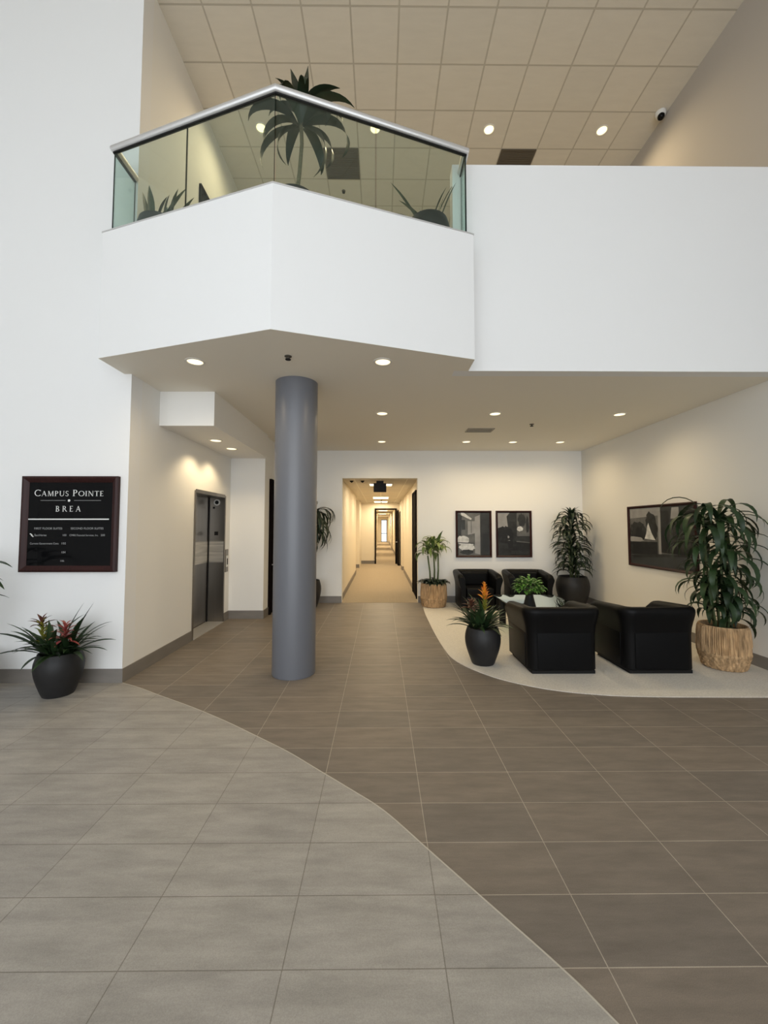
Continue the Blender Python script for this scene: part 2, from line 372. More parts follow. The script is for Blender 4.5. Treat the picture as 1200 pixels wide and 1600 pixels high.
# corridor
bm = new(); box(bm, CXL-0.30, CXL-0.02, YB+0.2, 14.3, 0, CZ); box(bm, CXL-0.5, CXL-0.2, 14.3, 16.4, 0, CZ); box(bm, CXL-0.3, CXL-0.02, 16.4, 18.2, 0, CZ)
struct('wall_corridor_left', bm, 'corr')
bm = new(); box(bm, CXR+0.03, CXR+0.25, YB+0.2, 14.9, 0, CZ); box(bm, CXR+0.2, CXR+0.4, 14.9, 15.5, 0, CZ); box(bm, CXR+0.0, CXR+0.25, 15.5, 16.2, 0, CZ); box(bm, CXR+0.03, CXR+0.25, 16.2, 46, 0, CZ)
struct('wall_corridor_right', bm, 'corr')
DX0, DX1, DZ = -0.25, 0.69, 2.42
bm = new(); box(bm, CXL-0.02, DX0, 18.2, 18.35, 0, CZ); box(bm, DX1, CXR+0.03, 18.2, 18.35, 0, CZ); box(bm, DX0, DX1, 18.2, 18.35, DZ, CZ); struct('wall_corridor_end', bm, 'corr')
bm = new(); box(bm, -0.8, -0.42, 18.35, 26.0, 0, CZ); box(bm, -0.8, -0.50, 26.0, 46, 0, CZ); box(bm, -0.50, -0.30, 33, 34, 0, CZ); struct('wall_corridor_far', bm, 'corr')
bm = new(); box(bm, CXL-0.5, CXR+0.4, YB+0.2, 46, CZ, CZ+0.15); struct('ceiling_corridor', bm, 'corr_ceil')
bm = new(); box(bm, -0.8, 0.05, 44, 44.2, 0, CZ); box(bm, 0.66, 1.1, 44, 44.2, 0, CZ); box(bm, 0.05, 0.66, 44, 44.2, 2.4, CZ); struct('wall_corridor_exit', bm, 'corr')
bm = new(); box(bm, 0.05, 0.10, 43.96, 44.04, 0, 2.4); box(bm, 0.61, 0.66, 43.96, 44.04, 0, 2.4); box(bm, 0.1, 0.61, 43.96, 44.04, 2.34, 2.4); box(bm, 0.1, 0.61, 43.96, 44.04, 0.9, 0.96)
struct('window_2', bm, 'black')

# ------------------------------------------------------------------ doors and door trims (setting)
bm = new(); box(bm, DX0-0.02, DX0+0.045, 18.14, 18.2, 0, DZ+0.05); box(bm, DX1-0.045, DX1+0.02, 18.14, 18.2, 0, DZ+0.05); box(bm, DX0+0.045, DX1-0.045, 18.14, 18.2, DZ-0.015, DZ+0.05)
struct('trim_3', bm, 'door')
bm = new(); rbox(bm, 0.715, 0.765, 17.25, 18.12, 0.01, 2.36, 0.004, 1)
d = struct('door_1', bm, 'door')
bm = new(); tube(bm, [(0.70, 17.34, 1.0), (0.655, 17.34, 1.0), (0.655, 17.46, 1.0)], 0.011); lathe(bm, [(0.03, 0.0), (0.03, 0.012)], 0, 0, 0)
h = link('door_handle', bm, 'alu', d, smooth=True)
bm = new(); box(bm, CXR+0.005, CXR+0.03, 9.42, 10.4, 0.0, 2.45); box(bm, CXR-0.008, CXR+0.03, 9.36, 9.42, 0.0, 2.5); box(bm, CXR-0.008, CXR+0.03, 10.4, 10.46, 0.0, 2.5); box(bm, CXR-0.008, CXR+0.03, 9.42, 10.4, 2.45, 2.5)
struct('door_2', bm, 'door')
bm = new(); box(bm, -2.12, -2.10, 7.75, 8.75, 0.0, 2.52); box(bm, -2.12, -2.075, 7.72, 7.80, 0.0, 2.56); box(bm, -2.12, -2.075, 8.70, 8.78, 0.0, 2.56); box(bm, -2.12, -2.075, 7.80, 8.70, 2.48, 2.56)
d = struct('door_3', bm, 'door')
bm = new(); tube(bm, [(-2.10, 7.88, 0.92), (-2.045, 7.88, 0.92), (-2.045, 8.02, 0.92)], 0.012); link('door_handle', bm, 'alu', d, smooth=True)
bm = new(); box(bm, XL, XL+0.02, 5.96, 6.9, ZF, 6.77); box(bm, XL, XL+0.035, 5.9, 5.96, ZF, 6.83); box(bm, XL, XL+0.035, 6.9, 6.96, ZF, 6.83); box(bm, XL, XL+0.035, 5.96, 6.9, 6.77, 6.83)
struct('door_4', bm, 'door')

# ------------------------------------------------------------------ baseboards
BH = 0.145
def bb(name, x0, x1, y0, y1, h=BH): 
    bm = new(); box(bm, x0, x1, y0, y1, 0.0, h); struct(name, bm, 'base')
bb('baseboard_sign', -6.0, XL+0.012, YS-0.012, YS)
bm = new(); box(bm, XL, XL+0.012, YS, EY0-0.03, 0, BH); box(bm, XL, XL+0.012, EY1+0.03, 7.408, 0, BH); struct('baseboard_elevator', bm, 'base')
bm = new(); box(bm, XL, -2.108, 7.408, 7.42, 0, BH); box(bm, -2.12, -2.108, 7.42, 7.72, 0, BH); struct('baseboard_pilaster', bm, 'base')
bm = new(); box(bm, -2.12, CXL, YB-0.012, YB, 0, BH); box(bm, CXR, XR-0.012, YB-0.012, YB, 0, BH); struct('baseboard_back', bm, 'base')
bb('baseboard_right', XR-0.012, XR, -6.0, YB)
bm = new(); box(bm, CXL-0.02, CXL-0.008, YB+0.2, 14.3, 0, BH); box(bm, CXL-0.2, CXL-0.008, 16.39, 16.4, 0, BH); box(bm, CXL-0.02, DX0-0.02, 18.19, 18.2, 0, BH); struct('baseboard_corridor_left', bm, 'base')
bm = new(); box(bm, CXR+0.018, CXR+0.03, 10.46, 14.9, 0, BH); box(bm, CXR-0.012, CXR+0.2, 15.488, 15.5, 0, BH); box(bm, CXR-0.012, CXR, 15.5, 16.2, 0, BH); box(bm, CXR+0.018, CXR+0.03, 18.4, 44, 0, BH); struct('baseboard_corridor_right', bm, 'base')

# ------------------------------------------------------------------ column
bm = new(); lathe(bm, [(0.236, 0.0), (0.236, 0.012), (0.242, 0.013), (0.242, ZS)], seg=72)
o = link('column', bm, 'column', loc=(-0.985, 4.70, 0), smooth=True); o['kind'] = 'structure'; o['label'] = 'round grey-blue painted column under the balcony'

# ------------------------------------------------------------------ glass balcony railing
rail = thing('glass_railing', 'frameless glass railing with silver handrail along the angled white balcony', 'railing', (0, 0, 0))
GL = inset([(BAL[0][0], YS-0.02), BAL[0], BAL[1], BAL[2], (BAL[2][0], YP+0.0)], 0.062)
ZT = 5.55
def pane(a, b, ta=0.0, tb=1.0):
    a = Vector(a); b = Vector(b); d = (b-a); L_ = d.length; d.normalize()
    s = a + d*(L_*ta); e = a + d*(L_*tb); n = Vector((-d.y, d.x))*0.006
    bm = new()
    v0 = [bm.verts.new((p.x, p.y, z)) for p, z in ((s+n, ZG+0.012), (e+n, ZG+0.012), (e+n, ZT), (s+n, ZT))]
    v1 = [bm.verts.new((p.x, p.y, z)) for p, z in ((s-n, ZG+0.012), (e-n, ZG+0.012), (e-n, ZT), (s-n, ZT))]
    bm.faces.new(v0); bm.faces.new(v1[::-1])
    for i in range(4): bm.faces.new((v0[i], v0[(i+1)%4], v1[(i+1)%4], v1[i])).material_index = 1
    return link('glass_pane', bm, ['glass', 'glass_edge'], rail)
pane(GL[0], GL[1], 0.0, 0.985); pane(GL[1], GL[2], 0.005, 0.487); pane(GL[1], GL[2], 0.491, 0.997)
pane(GL[2], GL[3], 0.003, 0.487); pane(GL[2], GL[3], 0.491, 0.995); pane(GL[3], GL[4], 0.015, 0.9)
def sweep(bm, pts, prof):
    rings = []
    ins = [inset(pts, dx) for dx, dz in prof]
    for k in range(len(pts)): rings.append([bm.verts.new((ins[j][k][0], ins[j][k][1], prof[j][1])) for j in range(len(prof))])
    m_ = len(prof)
    for k in range(len(pts)-1):
        for j in range(m_): bm.faces.new((rings[k][j], rings[k][(j+1)%m_], rings[k+1][(j+1)%m_], rings[k+1][j]))
    bm.faces.new(rings[0]); bm.faces.new(rings[-1][::-1])
prof = []
for i in range(16):
    a = 2*PI*i/16; prof.append((0.036*math.copysign(abs(math.cos(a))**0.7, math.cos(a)), ZT+0.012+0.033*math.copysign(abs(math.sin(a))**0.8, math.sin(a))))
bm = new(); sweep(bm, GL, prof); link('handrail', bm, 'alu', rail, smooth=True)
bm = new(); sweep(bm, GL, [(-0.012, ZT-0.035), (0.012, ZT-0.035), (0.012, ZT-0.02), (-0.012, ZT-0.02)]); link('handrail_channel', bm, 'black', rail)

# ------------------------------------------------------------------ elevator
el = thing('elevator_door', 'brushed steel elevator door set in a deep metal frame', 'elevator', (XL, EY0, 0))
W = EY1 - EY0
bm = new(); rbox(bm, -ED-0.03, -ED, 0.0, W/2-0.002, 0.02, EZ-0.02, 0.003, 1); link('door_panel', bm, 'steel', el)
bm = new(); rbox(bm, -ED-0.03, -ED, W/2+0.002, W, 0.02, EZ-0.02, 0.003, 1); link('door_panel', bm, 'steel', el)
bm = new(); box(bm, -ED, 0.012, -0.028, 0.012, 0, EZ); box(bm, -ED, 0.012, W-0.012, W+0.028, 0, EZ); box(bm, -ED, 0.012, 0.012, W-0.012, EZ-0.035, EZ+0.02); fr = link('door_frame', bm, 'steel', el)
bm = new(); box(bm, -ED, 0.02, 0.012, W-0.012, 0.0, 0.012); link('sill', bm, 'alu', el)
bm = new(); box(bm, -ED-0.002, -ED+0.012, W-0.034, W-0.012, 0.012, EZ-0.035); link('gap_line', bm, 'black', el)  # black strip stands in for the dark gap between leaf and jamb
bm = new(); box(bm, -ED, -ED+0.003, 0.012, W-0.036, 1.03, 1.40); box(bm, -ED+0.02, -0.004, W-0.0145, W-0.012, 1.03, 1.40); link('reflection_band', bm, 'steel_reflection', el)  # thin lighter strips on leaf and jamb imitate a bright reflected band
bm = new(); tube(bm, [(-0.13, W-0.012, 2.075), (-0.13, W-0.022, 2.075)], 0.055, 24); ind = link('floor_indicator', bm, 'plastic', el, smooth=True); ind['label'] = 'round white floor indicator'
bm = new(); tube(bm, [(-0.13, W-0.0215, 2.075), (-0.13, W-0.024, 2.075)], 0.033, 20); link('indicator_lens', bm, 'black', ind)
bm = new(); box(bm, -0.20, -0.165, W-0.018, W-0.012, 1.965, 2.0); link('sensor', bm, 'black', el)
bm = new(); box(bm, -0.165, -0.10, W-0.016, W-0.012, 1.50, 1.565); link('floor_plate', bm, 'black', el)
cp = thing('call_panel', 'steel elevator call panel on white wall beside the elevator', 'call panel', (XL, 7.28, 1.0))
bm = new(); rbox(bm, 0, 0.012, -0.065, 0.065, -0.15, 0.25, 0.004, 1); link('plate', bm, 'steel', cp)
bm = new(); rbox(bm, 0.012, 0.018, -0.045, 0.045, -0.06, 0.14, 0.003, 1); link('faceplate', bm, 'plastic', cp)
bm = new(); rbox(bm, 0.018, 0.024, -0.018, 0.018, -0.02, 0.09, 0.003, 1); link('button', bm, 'black', cp)

# ------------------------------------------------------------------ directory sign
def arc(cx, cy, rx, ry, a0, a1, w0, w1, n=18):
    """strip of quads along an ellipse arc; stroke is w1 where the arc runs vertically and w0 where it runs flat"""
    qs = []; pr = None
    for i in range(n+1):
        a = R(a0 + (a1-a0)*i/n); w = w0 + (w1-w0)*abs(math.cos(a))**1.5
        o_ = (cx + rx*math.cos(a), cy + ry*math.sin(a)); l = math.hypot(math.cos(a), math.sin(a))
        i_ = (cx + (rx-w)*math.cos(a), cy + (ry-w)*math.sin(a))
        if pr: qs.append([pr[0], o_, i_, pr[1]])
        pr = (o_, i_)
    return qs
def st(x0, y0, x1, y1, w):
    """stroke with horizontal (or, when flat, vertical) ends"""
    if abs(y1-y0) < 1e-6: return [[(x0, y0-w/2), (x1, y0-w/2), (x1, y0+w/2), (x0, y0+w/2)]]
    return [[(x0-w/2, y0), (x0+w/2, y0), (x1+w/2, y1), (x1-w/2, y1)]]
def sf(x, y, w=0.2): return [[(x-w/2, y-0.022), (x+w/2, y-0.022), (x+w/2, y+0.022), (x-w/2, y+0.022)]]
T_, t_ = 0.125, 0.06
LET = {
 'C': (0.80, arc(0.47, 0.5, 0.47, 0.51, 48, 312, t_, T_) + [[(0.74, 0.80), (0.80, 0.80), (0.80, 0.97), (0.77, 0.97)]] + [[(0.74, 0.2), (0.80, 0.2), (0.80, 0.05), (0.77, 0.05)]]),
 'O': (0.98, arc(0.49, 0.5, 0.49, 0.51, 0, 360, t_, T_, 36)),
 'A': (0.86, st(0.10, 0, 0.42, 1, t_) + st(0.74, 0, 0.42, 1, T_) + st(0.24, 0.36, 0.60, 0.36, t_) + sf(0.10, 0.022) + sf(0.74, 0.022, 0.24)),
 'M': (1.04, st(0.13, 0, 0.16, 1, t_) + st(0.51, 0, 0.20, 1, T_) + st(0.51, 0, 0.84, 1, t_) + st(0.90, 0, 0.87, 1, T_) + sf(0.13, 0.022) + sf(0.90, 0.022, 0.24) + sf(0.14, 0.978, 0.16) + sf(0.90, 0.978, 0.16)),
 'P': (0.64, st(0.15, 0, 0.15, 1, T_) + arc(0.30, 0.73, 0.29, 0.27, -90, 90, t_, T_) + st(0.15, 0.97, 0.32, 0.97, t_) + st(0.15, 0.49, 0.32, 0.49, t_) + sf(0.15, 0.022, 0.28) + sf(0.11, 0.978, 0.16)),
 'U': (0.88, st(0.16, 0.36, 0.16, 1, T_) + arc(0.43, 0.36, 0.335, 0.38, 180, 360, t_, 0.10) + st(0.74, 0.36, 0.74, 1, t_) + sf(0.16, 0.978, 0.27) + sf(0.74, 0.978, 0.22)),
 'S': (0.56, arc(0.27, 0.745, 0.225, 0.265, 40, 270, t_, 0.09) + arc(0.27, 0.255, 0.235, 0.28, -140, 90, t_, 0.10) + [[(0.42, 0.82), (0.47, 0.82), (0.47, 0.97), (0.44, 0.97)]] + [[(0.03, 0.05), (0.06, 0.05), (0.09, 0.2), (0.03, 0.2)]]),
 'I': (0.34, st(0.17, 0, 0.17, 1, T_) + sf(0.17, 0.022, 0.28) + sf(0.17, 0.978, 0.28)),
 'N': (0.94, st(0.16, 0, 0.16, 1, t_) + st(0.78, 0, 0.18, 1, T_) + st(0.80, 0, 0.80, 1, t_) + sf(0.16, 0.022) + sf(0.12, 0.978, 0.2) + sf(0.80, 0.978)),
 'T': (0.76, st(0.38, 0, 0.38, 1, T_) + st(0.03, 0.97, 0.73, 0.97, t_) + sf(0.38, 0.022, 0.28) + [[(0.03, 0.82), (0.05, 0.82), (0.09, 0.97), (0.03, 0.97)], [(0.71, 0.82), (0.73, 0.82), (0.73, 0.97), (0.67, 0.97)]]),
 'E': (0.62, st(0.15, 0, 0.15, 1, T_) + st(0.15, 0.97, 0.54, 0.97, t_) + st(0.15, 0.52, 0.47, 0.52, t_) + st(0.15, 0.03, 0.57, 0.03, t_) + sf(0.12, 0.022, 0.2) + sf(0.12, 0.978, 0.2) + [[(0.52, 0.84), (0.545, 0.84), (0.545, 0.98), (0.50, 0.98)], [(0.54, 0.02), (0.575, 0.02), (0.60, 0.18), (0.575, 0.18)]]),
 'B': (0.70, st(0.15, 0, 0.15, 1, T_) + arc(0.30, 0.75, 0.25, 0.25, -90, 90, t_, 0.10) + arc(0.32, 0.26, 0.30, 0.26, -90, 90, t_, T_) + st(0.15, 0.97, 0.31, 0.97, t_) + st(0.15, 0.515, 0.33, 0.515, t_) + st(0.15, 0.03, 0.33, 0.03, t_) + sf(0.11, 0.022, 0.18) + sf(0.11, 0.978, 0.18)),
 'R': (0.78, st(0.15, 0, 0.15, 1, T_) + arc(0.30, 0.74, 0.28, 0.26, -90, 90, t_, T_) + st(0.15, 0.97, 0.32, 0.97, t_) + st(0.15, 0.505, 0.34, 0.505, t_) + st(0.72, 0, 0.36, 0.50, T_) + sf(0.15, 0.022, 0.28) + sf(0.11, 0.978, 0.16) + sf(0.74, 0.022, 0.18)),
 ' ': (0.45, []),
}
def serif_text(bm, txt, x0, x1, z, cap, small=None, gap=0.12, y=0.0):
    """caps lettering; the first letter of each word is tall when small is given"""
    items = []; first = True; x = 0
    for c in txt:
        s = cap if (first or small is None) else small
        if c == ' ': x += 0.42*cap; first = True; continue
        w, q = LET[c]; items.append((q, x, s)); x += (w + gap)*s; first = False
    k = (x1-x0)/(x - gap*s)
    for q, xx, s in items:
        for poly in q: bm.faces.new([bm.verts.new((x0 + (xx + px*s)*k, y, z + pz*s)) for px, pz in poly])
def text_mesh(txt, size, width=None, align='LEFT'):
    cu = bpy.data.curves.new('t', 'FONT'); cu.body = txt; cu.size = size; cu.align_x = 'LEFT'
    o = bpy.data.objects.new('t', cu); COL.objects.link(o)
    bpy.context.view_layer.update()
    me = bpy.data.meshes.new_from_object(o.evaluated_get(bpy.context.evaluated_depsgraph_get()))
    bpy.data.objects.remove(o); bpy.data.curves.remove(cu)
    return me
S = 1.025
sg = thing('directory_sign', 'square black directory sign in mahogany frame reading CAMPUS POINTE BREA', 'sign', (-3.853, YS, 1.168))
sx = lambda u: u*S
szv = lambda v: (1-v)*S
def moulding(bm, w, h, fw, dep, y1=0.0):
    """mitred frame moulding standing dep off the wall (towards -y)"""
    pr = [(0.0, y1), (0.0, y1-dep), (fw*0.35, y1-dep-0.006), (fw*0.8, y1-dep*0.75), (fw, y1-dep*0.55), (fw, y1)]
    cor = [(0, 0, 1, 1), (w, 0, -1, 1), (w, h, -1, -1), (0, h, 1, -1)]
    rings = [[bm.verts.new((cx + sx_*i, y, cz + sz_*i)) for i, y in pr] for cx, cz, sx_, sz_ in cor]
    for k in range(4):
        for j in range(len(pr)): bm.faces.new((rings[k][j], rings[k][(j+1) % len(pr)], rings[(k+1)%4][(j+1) % len(pr)], rings[(k+1)%4][j]))
bm = new(); moulding(bm, S, S, 0.066, 0.045); link('frame', bm, 'mahogany', sg)
bm = new(); box(bm, 0.06, S-0.06, -0.022, 0.0, 0.06, S-0.06); link('panel', bm, 'signface', sg)
LY = -0.0235
bm = new(); serif_text(bm, 'CAMPUS POINTE', sx(.119), sx(.841), szv(.208), 0.068, 0.055, y=LY)
link('title_lettering', bm, 'letter', sg, normals=False)['label'] = 'large silver serif lettering CAMPUS POINTE'
bm = new(); serif_text(bm, 'BREA', sx(.345), sx(.608), szv(.371), 0.060, None, gap=0.42, y=LY)
link('place_lettering', bm, 'letter', sg, normals=False)['label'] = 'spaced silver serif lettering BREA'
bm = new(); box(bm, sx(.062), sx(.905), LY, LY+0.001, szv(.457), szv(.445)); link('rule', bm, 'letter', sg)
bm = new(); tube(bm, [(sx(.482), LY, szv(.255)), (sx(.482), LY+0.001, szv(.255))], 0.013, 20); link('dot', bm, 'letter', sg)
bm = new(); box(bm, sx(.185), sx(.445), LY, LY+0.001, szv(.256), szv(.2525)); box(bm, sx(.535), sx(.815), LY, LY+0.001, szv(.256), szv(.2525)); link('hairline', bm, 'letter2', sg)
def put(part, txt, u0, u1, v, size):
    me = text_mesh(txt, size)
    w = max(x.co.x for x in me.vertices) - min(x.co.x for x in me.vertices); k = (u1-u0)*S/w
    me.transform(Matrix.Translation((sx(u0), LY, szv(v))) @ Matrix.Diagonal((k, 1, 1, 1)) @ Matrix.Rotation(R(90), 4, 'X'))
    bm = new(); bm.from_mesh(me); bpy.data.meshes.remove(me)
    link(part, bm, 'letter2', sg, normals=False)
put('column_heading', 'FIRST FLOOR SUITES', .13, .42, .558, 0.031); put('column_heading', 'SECOND FLOOR SUITES', .51, .85, .558, 0.031)
put('tenant_name', 'SunVerse', .135, .26, .628, 0.031); put('suite_number', '100', .425, .462, .628, 0.030)
put('tenant_name', 'Current Government Cons', .092, .39, .714, 0.028); put('suite_number', '102', .417, .460, .714, 0.030); put('suite_number', '104', .42, .46, .806, 0.030); put('suite_number', '106', .412, .45, .894, 0.026)
put('tenant_name', 'CMRE Financial Services, Inc.', .50, .80, .628, 0.028); put('suite_number', '200', .825, .868, .628, 0.030)
bm = new()
for x, z, a in ((.100, .612, 0), (.112, .628, 0)):
    tube(bm, [(sx(x)-0.008, LY, szv(z)+0.009), (sx(x)+0.004, LY, szv(z)+0.002), (sx(x)+0.014, LY, szv(z)-0.007)], 0.0055, 6)
link('logo_mark', bm, 'letter', sg)

# ------------------------------------------------------------------ recessed lights
def spot(name, loc, power, size=R(168), blend=1.0, col=WARM, parent=None):
    l = bpy.data.lights.new(name, 'SPOT'); l.energy = power; l.color = col; l.spot_size = size; l.spot_blend = blend; l.shadow_soft_size = 0.05
    o = bpy.data.objects.new(name, l); COL.objects.link(o); o.location = loc
    if parent: o.parent = parent
def make_downlight(label, group, loc, power, rad, lampmat, proto=None):
    if proto is None:
        t = thing('downlight', label, 'downlight', loc, 0, group)
        bm = new(); n = 32
        prof_ = [(rad, 0.0), (rad*1.22, 0.0), (rad*1.22, -0.006), (rad*1.0, -0.009), (rad*0.93, 0.0)]
        rings = [[bm.verts.new((r_*math.cos(2*PI*i/n), r_*math.sin(2*PI*i/n), z_)) for i in range(n)] for r_, z_ in prof_]
        for j in range(len(prof_)):
            for i in range(n): bm.faces.new((rings[j][i], rings[j][(i+1)%n], rings[(j+1)%len(prof_)][(i+1)%n], rings[(j+1)%len(prof_)][i]))
        link('trim_ring', bm, 'trimring', t, smooth=True)
        bm = new(); lathe(bm, [(rad*0.94, -0.0005), (rad*0.94, -0.004), (rad*0.5, -0.008)], seg=28); link('lens', bm, lampmat, t, smooth=True)
    else:
        t = copy_tree(proto); t.location = loc; t['label'] = label
    spot('downlight_beam', (0, 0, -0.04), power, parent=t)
    return t
LOW = [(-1.89, 4.07, 'warm recessed downlight under the balcony, left of the grey column'),
       (0.02, 4.06, 'warm recessed downlight under the balcony, right of the grey column'),
       (0.02, 5.95, 'warm recessed downlight in the middle row, in line with the corridor'),
       (1.70, 5.95, 'warm recessed downlight in the middle row, just before the air vent'),
       (3.57, 5.97, 'warm recessed downlight in the middle row beside the right wall'),
       (0.02, 7.95, 'small warm recessed downlight in the back row, above the corridor opening'),
       (1.69, 7.95, 'small warm recessed downlight in the back row, behind the air vent'),
       (2.62, 7.97, 'small warm recessed downlight in the back row above two portrait pictures'),
       (3.56, 7.97, 'small warm recessed downlight in the back row near the corner plant')]
p0 = None
lows = []
for x, y, lb in LOW:
    src = p0
    if src is None: p0 = make_downlight(lb, 'downlights under the balcony and lounge ceiling', (x, y, ZS), P_LOW, 0.078, 'lamp')
    else:
        t = bpy.data.objects.new('downlight', None); COL.objects.link(t); t.empty_display_size = 0.1; t.location = (x, y, ZS)
        t['label'] = lb; t['category'] = 'downlight'; t['group'] = 'downlights under the balcony and lounge ceiling'
        for ch in list(p0.children):
            if ch.type == 'MESH':
                c = ch.copy(); COL.objects.link(c); c.parent = t
        spot('downlight_beam', (0, 0, -0.04), P_BACK if y > 7 else P_LOW, parent=t)
SOF = [(-2.39, 5.85, 'round downlight in the dropped soffit, farther from the elevator'), (-2.39, 6.47, 'round downlight in the dropped soffit, directly before the elevator door')]
for i, (x, y, lb) in enumerate(SOF):
    t = bpy.data.objects.new('downlight', None); COL.objects.link(t); t.location = (x, y, 2.9); t.empty_display_size = 0.1
    t['label'] = lb; t['category'] = 'downlight'; t['group'] = 'downlights in the elevator soffit'
    for ch in list(p0.children):
        if ch.type == 'MESH':
            c = ch.copy(); COL.objects.link(c); c.parent = t
    spot('downlight_beam', (0, 0, -0.04), P_SOFFIT, R(130), 0.6, parent=t)
HIGH = [(-1.94, 'bright round downlight in the grid ceiling, first from the left wall, seen through glass'),
        (-0.095, 'bright round downlight in the grid ceiling, second from the left wall, seen through glass'),
        (1.755, 'bright round downlight in the grid ceiling above the white parapet, clear of the glass'),
        (3.60, 'bright round downlight in the grid ceiling nearest the security camera')]
ph = None
for x, lb in HIGH:
    if ph is None: ph = make_downlight(lb, 'downlights in the high grid ceiling', (x, 6.27, ZC), P_HIGH, 0.078, 'lamp_high')
    else:
        t = bpy.data.objects.new('downlight', None); COL.objects.link(t); t.location = (x, 6.27, ZC); t.empty_display_size = 0.1
        t['label'] = lb; t['category'] = 'downlight'; t['group'] = 'downlights in the high grid ceiling'
        for ch in list(ph.children):
            if ch.type == 'MESH':
                c = ch.copy(); COL.objects.link(c); c.parent = t
        spot('downlight_beam', (0, 0, -0.04), P_HIGH, parent=t)

# ------------------------------------------------------------------ ceiling fittings
def vent(name, label, x, y, z, wx, wy, nsl, slatmat, framemat):
    t = thing(name, label, 'air vent', (x, y, z))
    bm = new(); f = 0.03
    box(bm, -wx/2, wx/2, -wy/2, -wy/2+f, -0.012, 0); box(bm, -wx/2, wx/2, wy/2-f, wy/2, -0.012, 0); box(bm, -wx/2, -wx/2+f, -wy/2+f, wy/2-f, -0.012, 0); box(bm, wx/2-f, wx/2, -wy/2+f, wy/2-f, -0.012, 0)
    link('frame', bm, framemat, t)
    bm = new(); box(bm, -wx/2+f, wx/2-f, -wy/2+f, wy/2-f, -0.003, 0); link('backing', bm, 'ventdark', t)
    bm = new()
    for i in range(nsl):
        yy = -wy/2 + f + (wy-2*f)*(i+0.5)/nsl
        box(bm, -wx/2+f, wx/2-f, yy-0.006, yy+0.006, -0.010, -0.003)
    link('louvre', bm, slatmat, t)
vent('air_vent', 'grey louvred air vent in the low lounge ceiling', 1.72, 6.98, ZS, 0.46, 0.27, 7, 'vent', 'vent')
vent('return_grille', 'dark square return air grille in the high ceiling above the white parapet', 2.362, 6.918, ZC, 0.60, 0.62, 14, 'ventdark', 'ventdark')
vent('return_grille', 'dark square return air grille in the high ceiling seen through the glass railing', -0.688, 6.918, ZC, 0.60, 0.62, 14, 'ventdark', 'ventdark')
def sprinkler(label, x, y, z):
    t = thing('sprinkler_head', label, 'sprinkler', (x, y, z))
    bm = new(); lathe(bm, [(0.035, 0), (0.035, -0.006), (0.012, -0.012), (0.012, -0.03)], seg=20); link('escutcheon', bm, 'ventdark', t, smooth=True)
    bm = new(); lathe(bm, [(0.028, -0.03), (0.028, -0.036)], seg=16); link('deflector', bm, 'black', t)
sprinkler('dark sprinkler head in the ceiling directly above the grey column', -0.915, 3.935, ZS)
sprinkler('tiny dark sprinkler head in the high grid ceiling seen through the glass railing', -0.717, 7.50, ZC)
sprinkler('small dark sprinkler head in the lounge ceiling right of the air vent', 2.475, 6.57, ZS)
for x, lb in ((-0.68, 'small black ceiling sensor at the corridor entrance beside its left wall'), (-0.43, 'small black ceiling sensor at the corridor entrance next to the exit sign')):
    t = thing('ceiling_sensor', lb, 'sensor', (x, 9.45, CZ))
    bm = new(); lathe(bm, [(0.045, 0), (0.045, -0.01), (0.03, -0.03)], seg=18); link('body', bm, 'black', t, smooth=True)
    bm = new(); lathe(bm, [(0.02, -0.03), (0.008, -0.045)], seg=14); link('lens', bm, 'black', t, smooth=True)
ex = thing('exit_sign', 'black box exit sign hanging from the corridor ceiling', 'exit sign', (-0.02, 9.5, CZ))
bm = new(); box(bm, -0.085, 0.085, -0.035, 0.035, -0.06, 0); link('mount', bm, 'black', ex)
bm = new(); rbox(bm, -0.15, 0.15, -0.03, 0.03, -0.26, -0.05, 0.006, 2); link('housing', bm, 'black', ex)
cm = thing('security_camera', 'white dome security camera in the top corner of the right wall', 'security camera', (XR-0.09, 5.98, ZC))
bm = new(); lathe(bm, [(0.075, 0), (0.075, -0.03), (0.06, -0.07), (0.05, -0.08)], seg=28); link('housing', bm, 'plastic', cm, smooth=True)
bm = new()
bmesh.ops.create_uvsphere(bm, u_segments=20, v_segments=12, radius=0.05, matrix=Matrix.Translation((-0.015, -0.03, -0.095))); link('lens_dome', bm, 'signface', cm, smooth='all')
k = 0
for y, lb in ((10.3, 'lit ceiling troffer right behind the exit sign'), (15.0, 'lit ceiling troffer halfway to the inner corridor door'), (17.4, 'lit ceiling troffer directly before the inner corridor door'),
              (21.5, 'lit ceiling troffer seen through the inner corridor doorway, first beyond it'), (27.0, 'lit ceiling troffer seen through the inner corridor doorway, second beyond it'), (34.0, 'far lit ceiling troffer near the bright exit window')):
    t = thing('ceiling_troffer', lb, 'ceiling light', (0.0 if y < 18 else 0.15, y, CZ), 0, 'corridor ceiling lights')
    hx, hy = (0.30, 0.55) if y > 12 else (0.30, 0.28)
    bm = new(); box(bm, -hx, hx, -hy, -hy+0.02, -0.012, 0); box(bm, -hx, hx, hy-0.02, hy, -0.012, 0); box(bm, -hx, -hx+0.02, -hy+0.02, hy-0.02, -0.012, 0); box(bm, hx-0.02, hx, -hy+0.02, hy-0.02, -0.012, 0); link('frame', bm, 'plastic', t)
    bm = new(); box(bm, -hx+0.02, hx-0.02, -hy+0.02, hy-0.02, -0.008, -0.002); link('diffuser', bm, 'troffer', t)
area_c = []
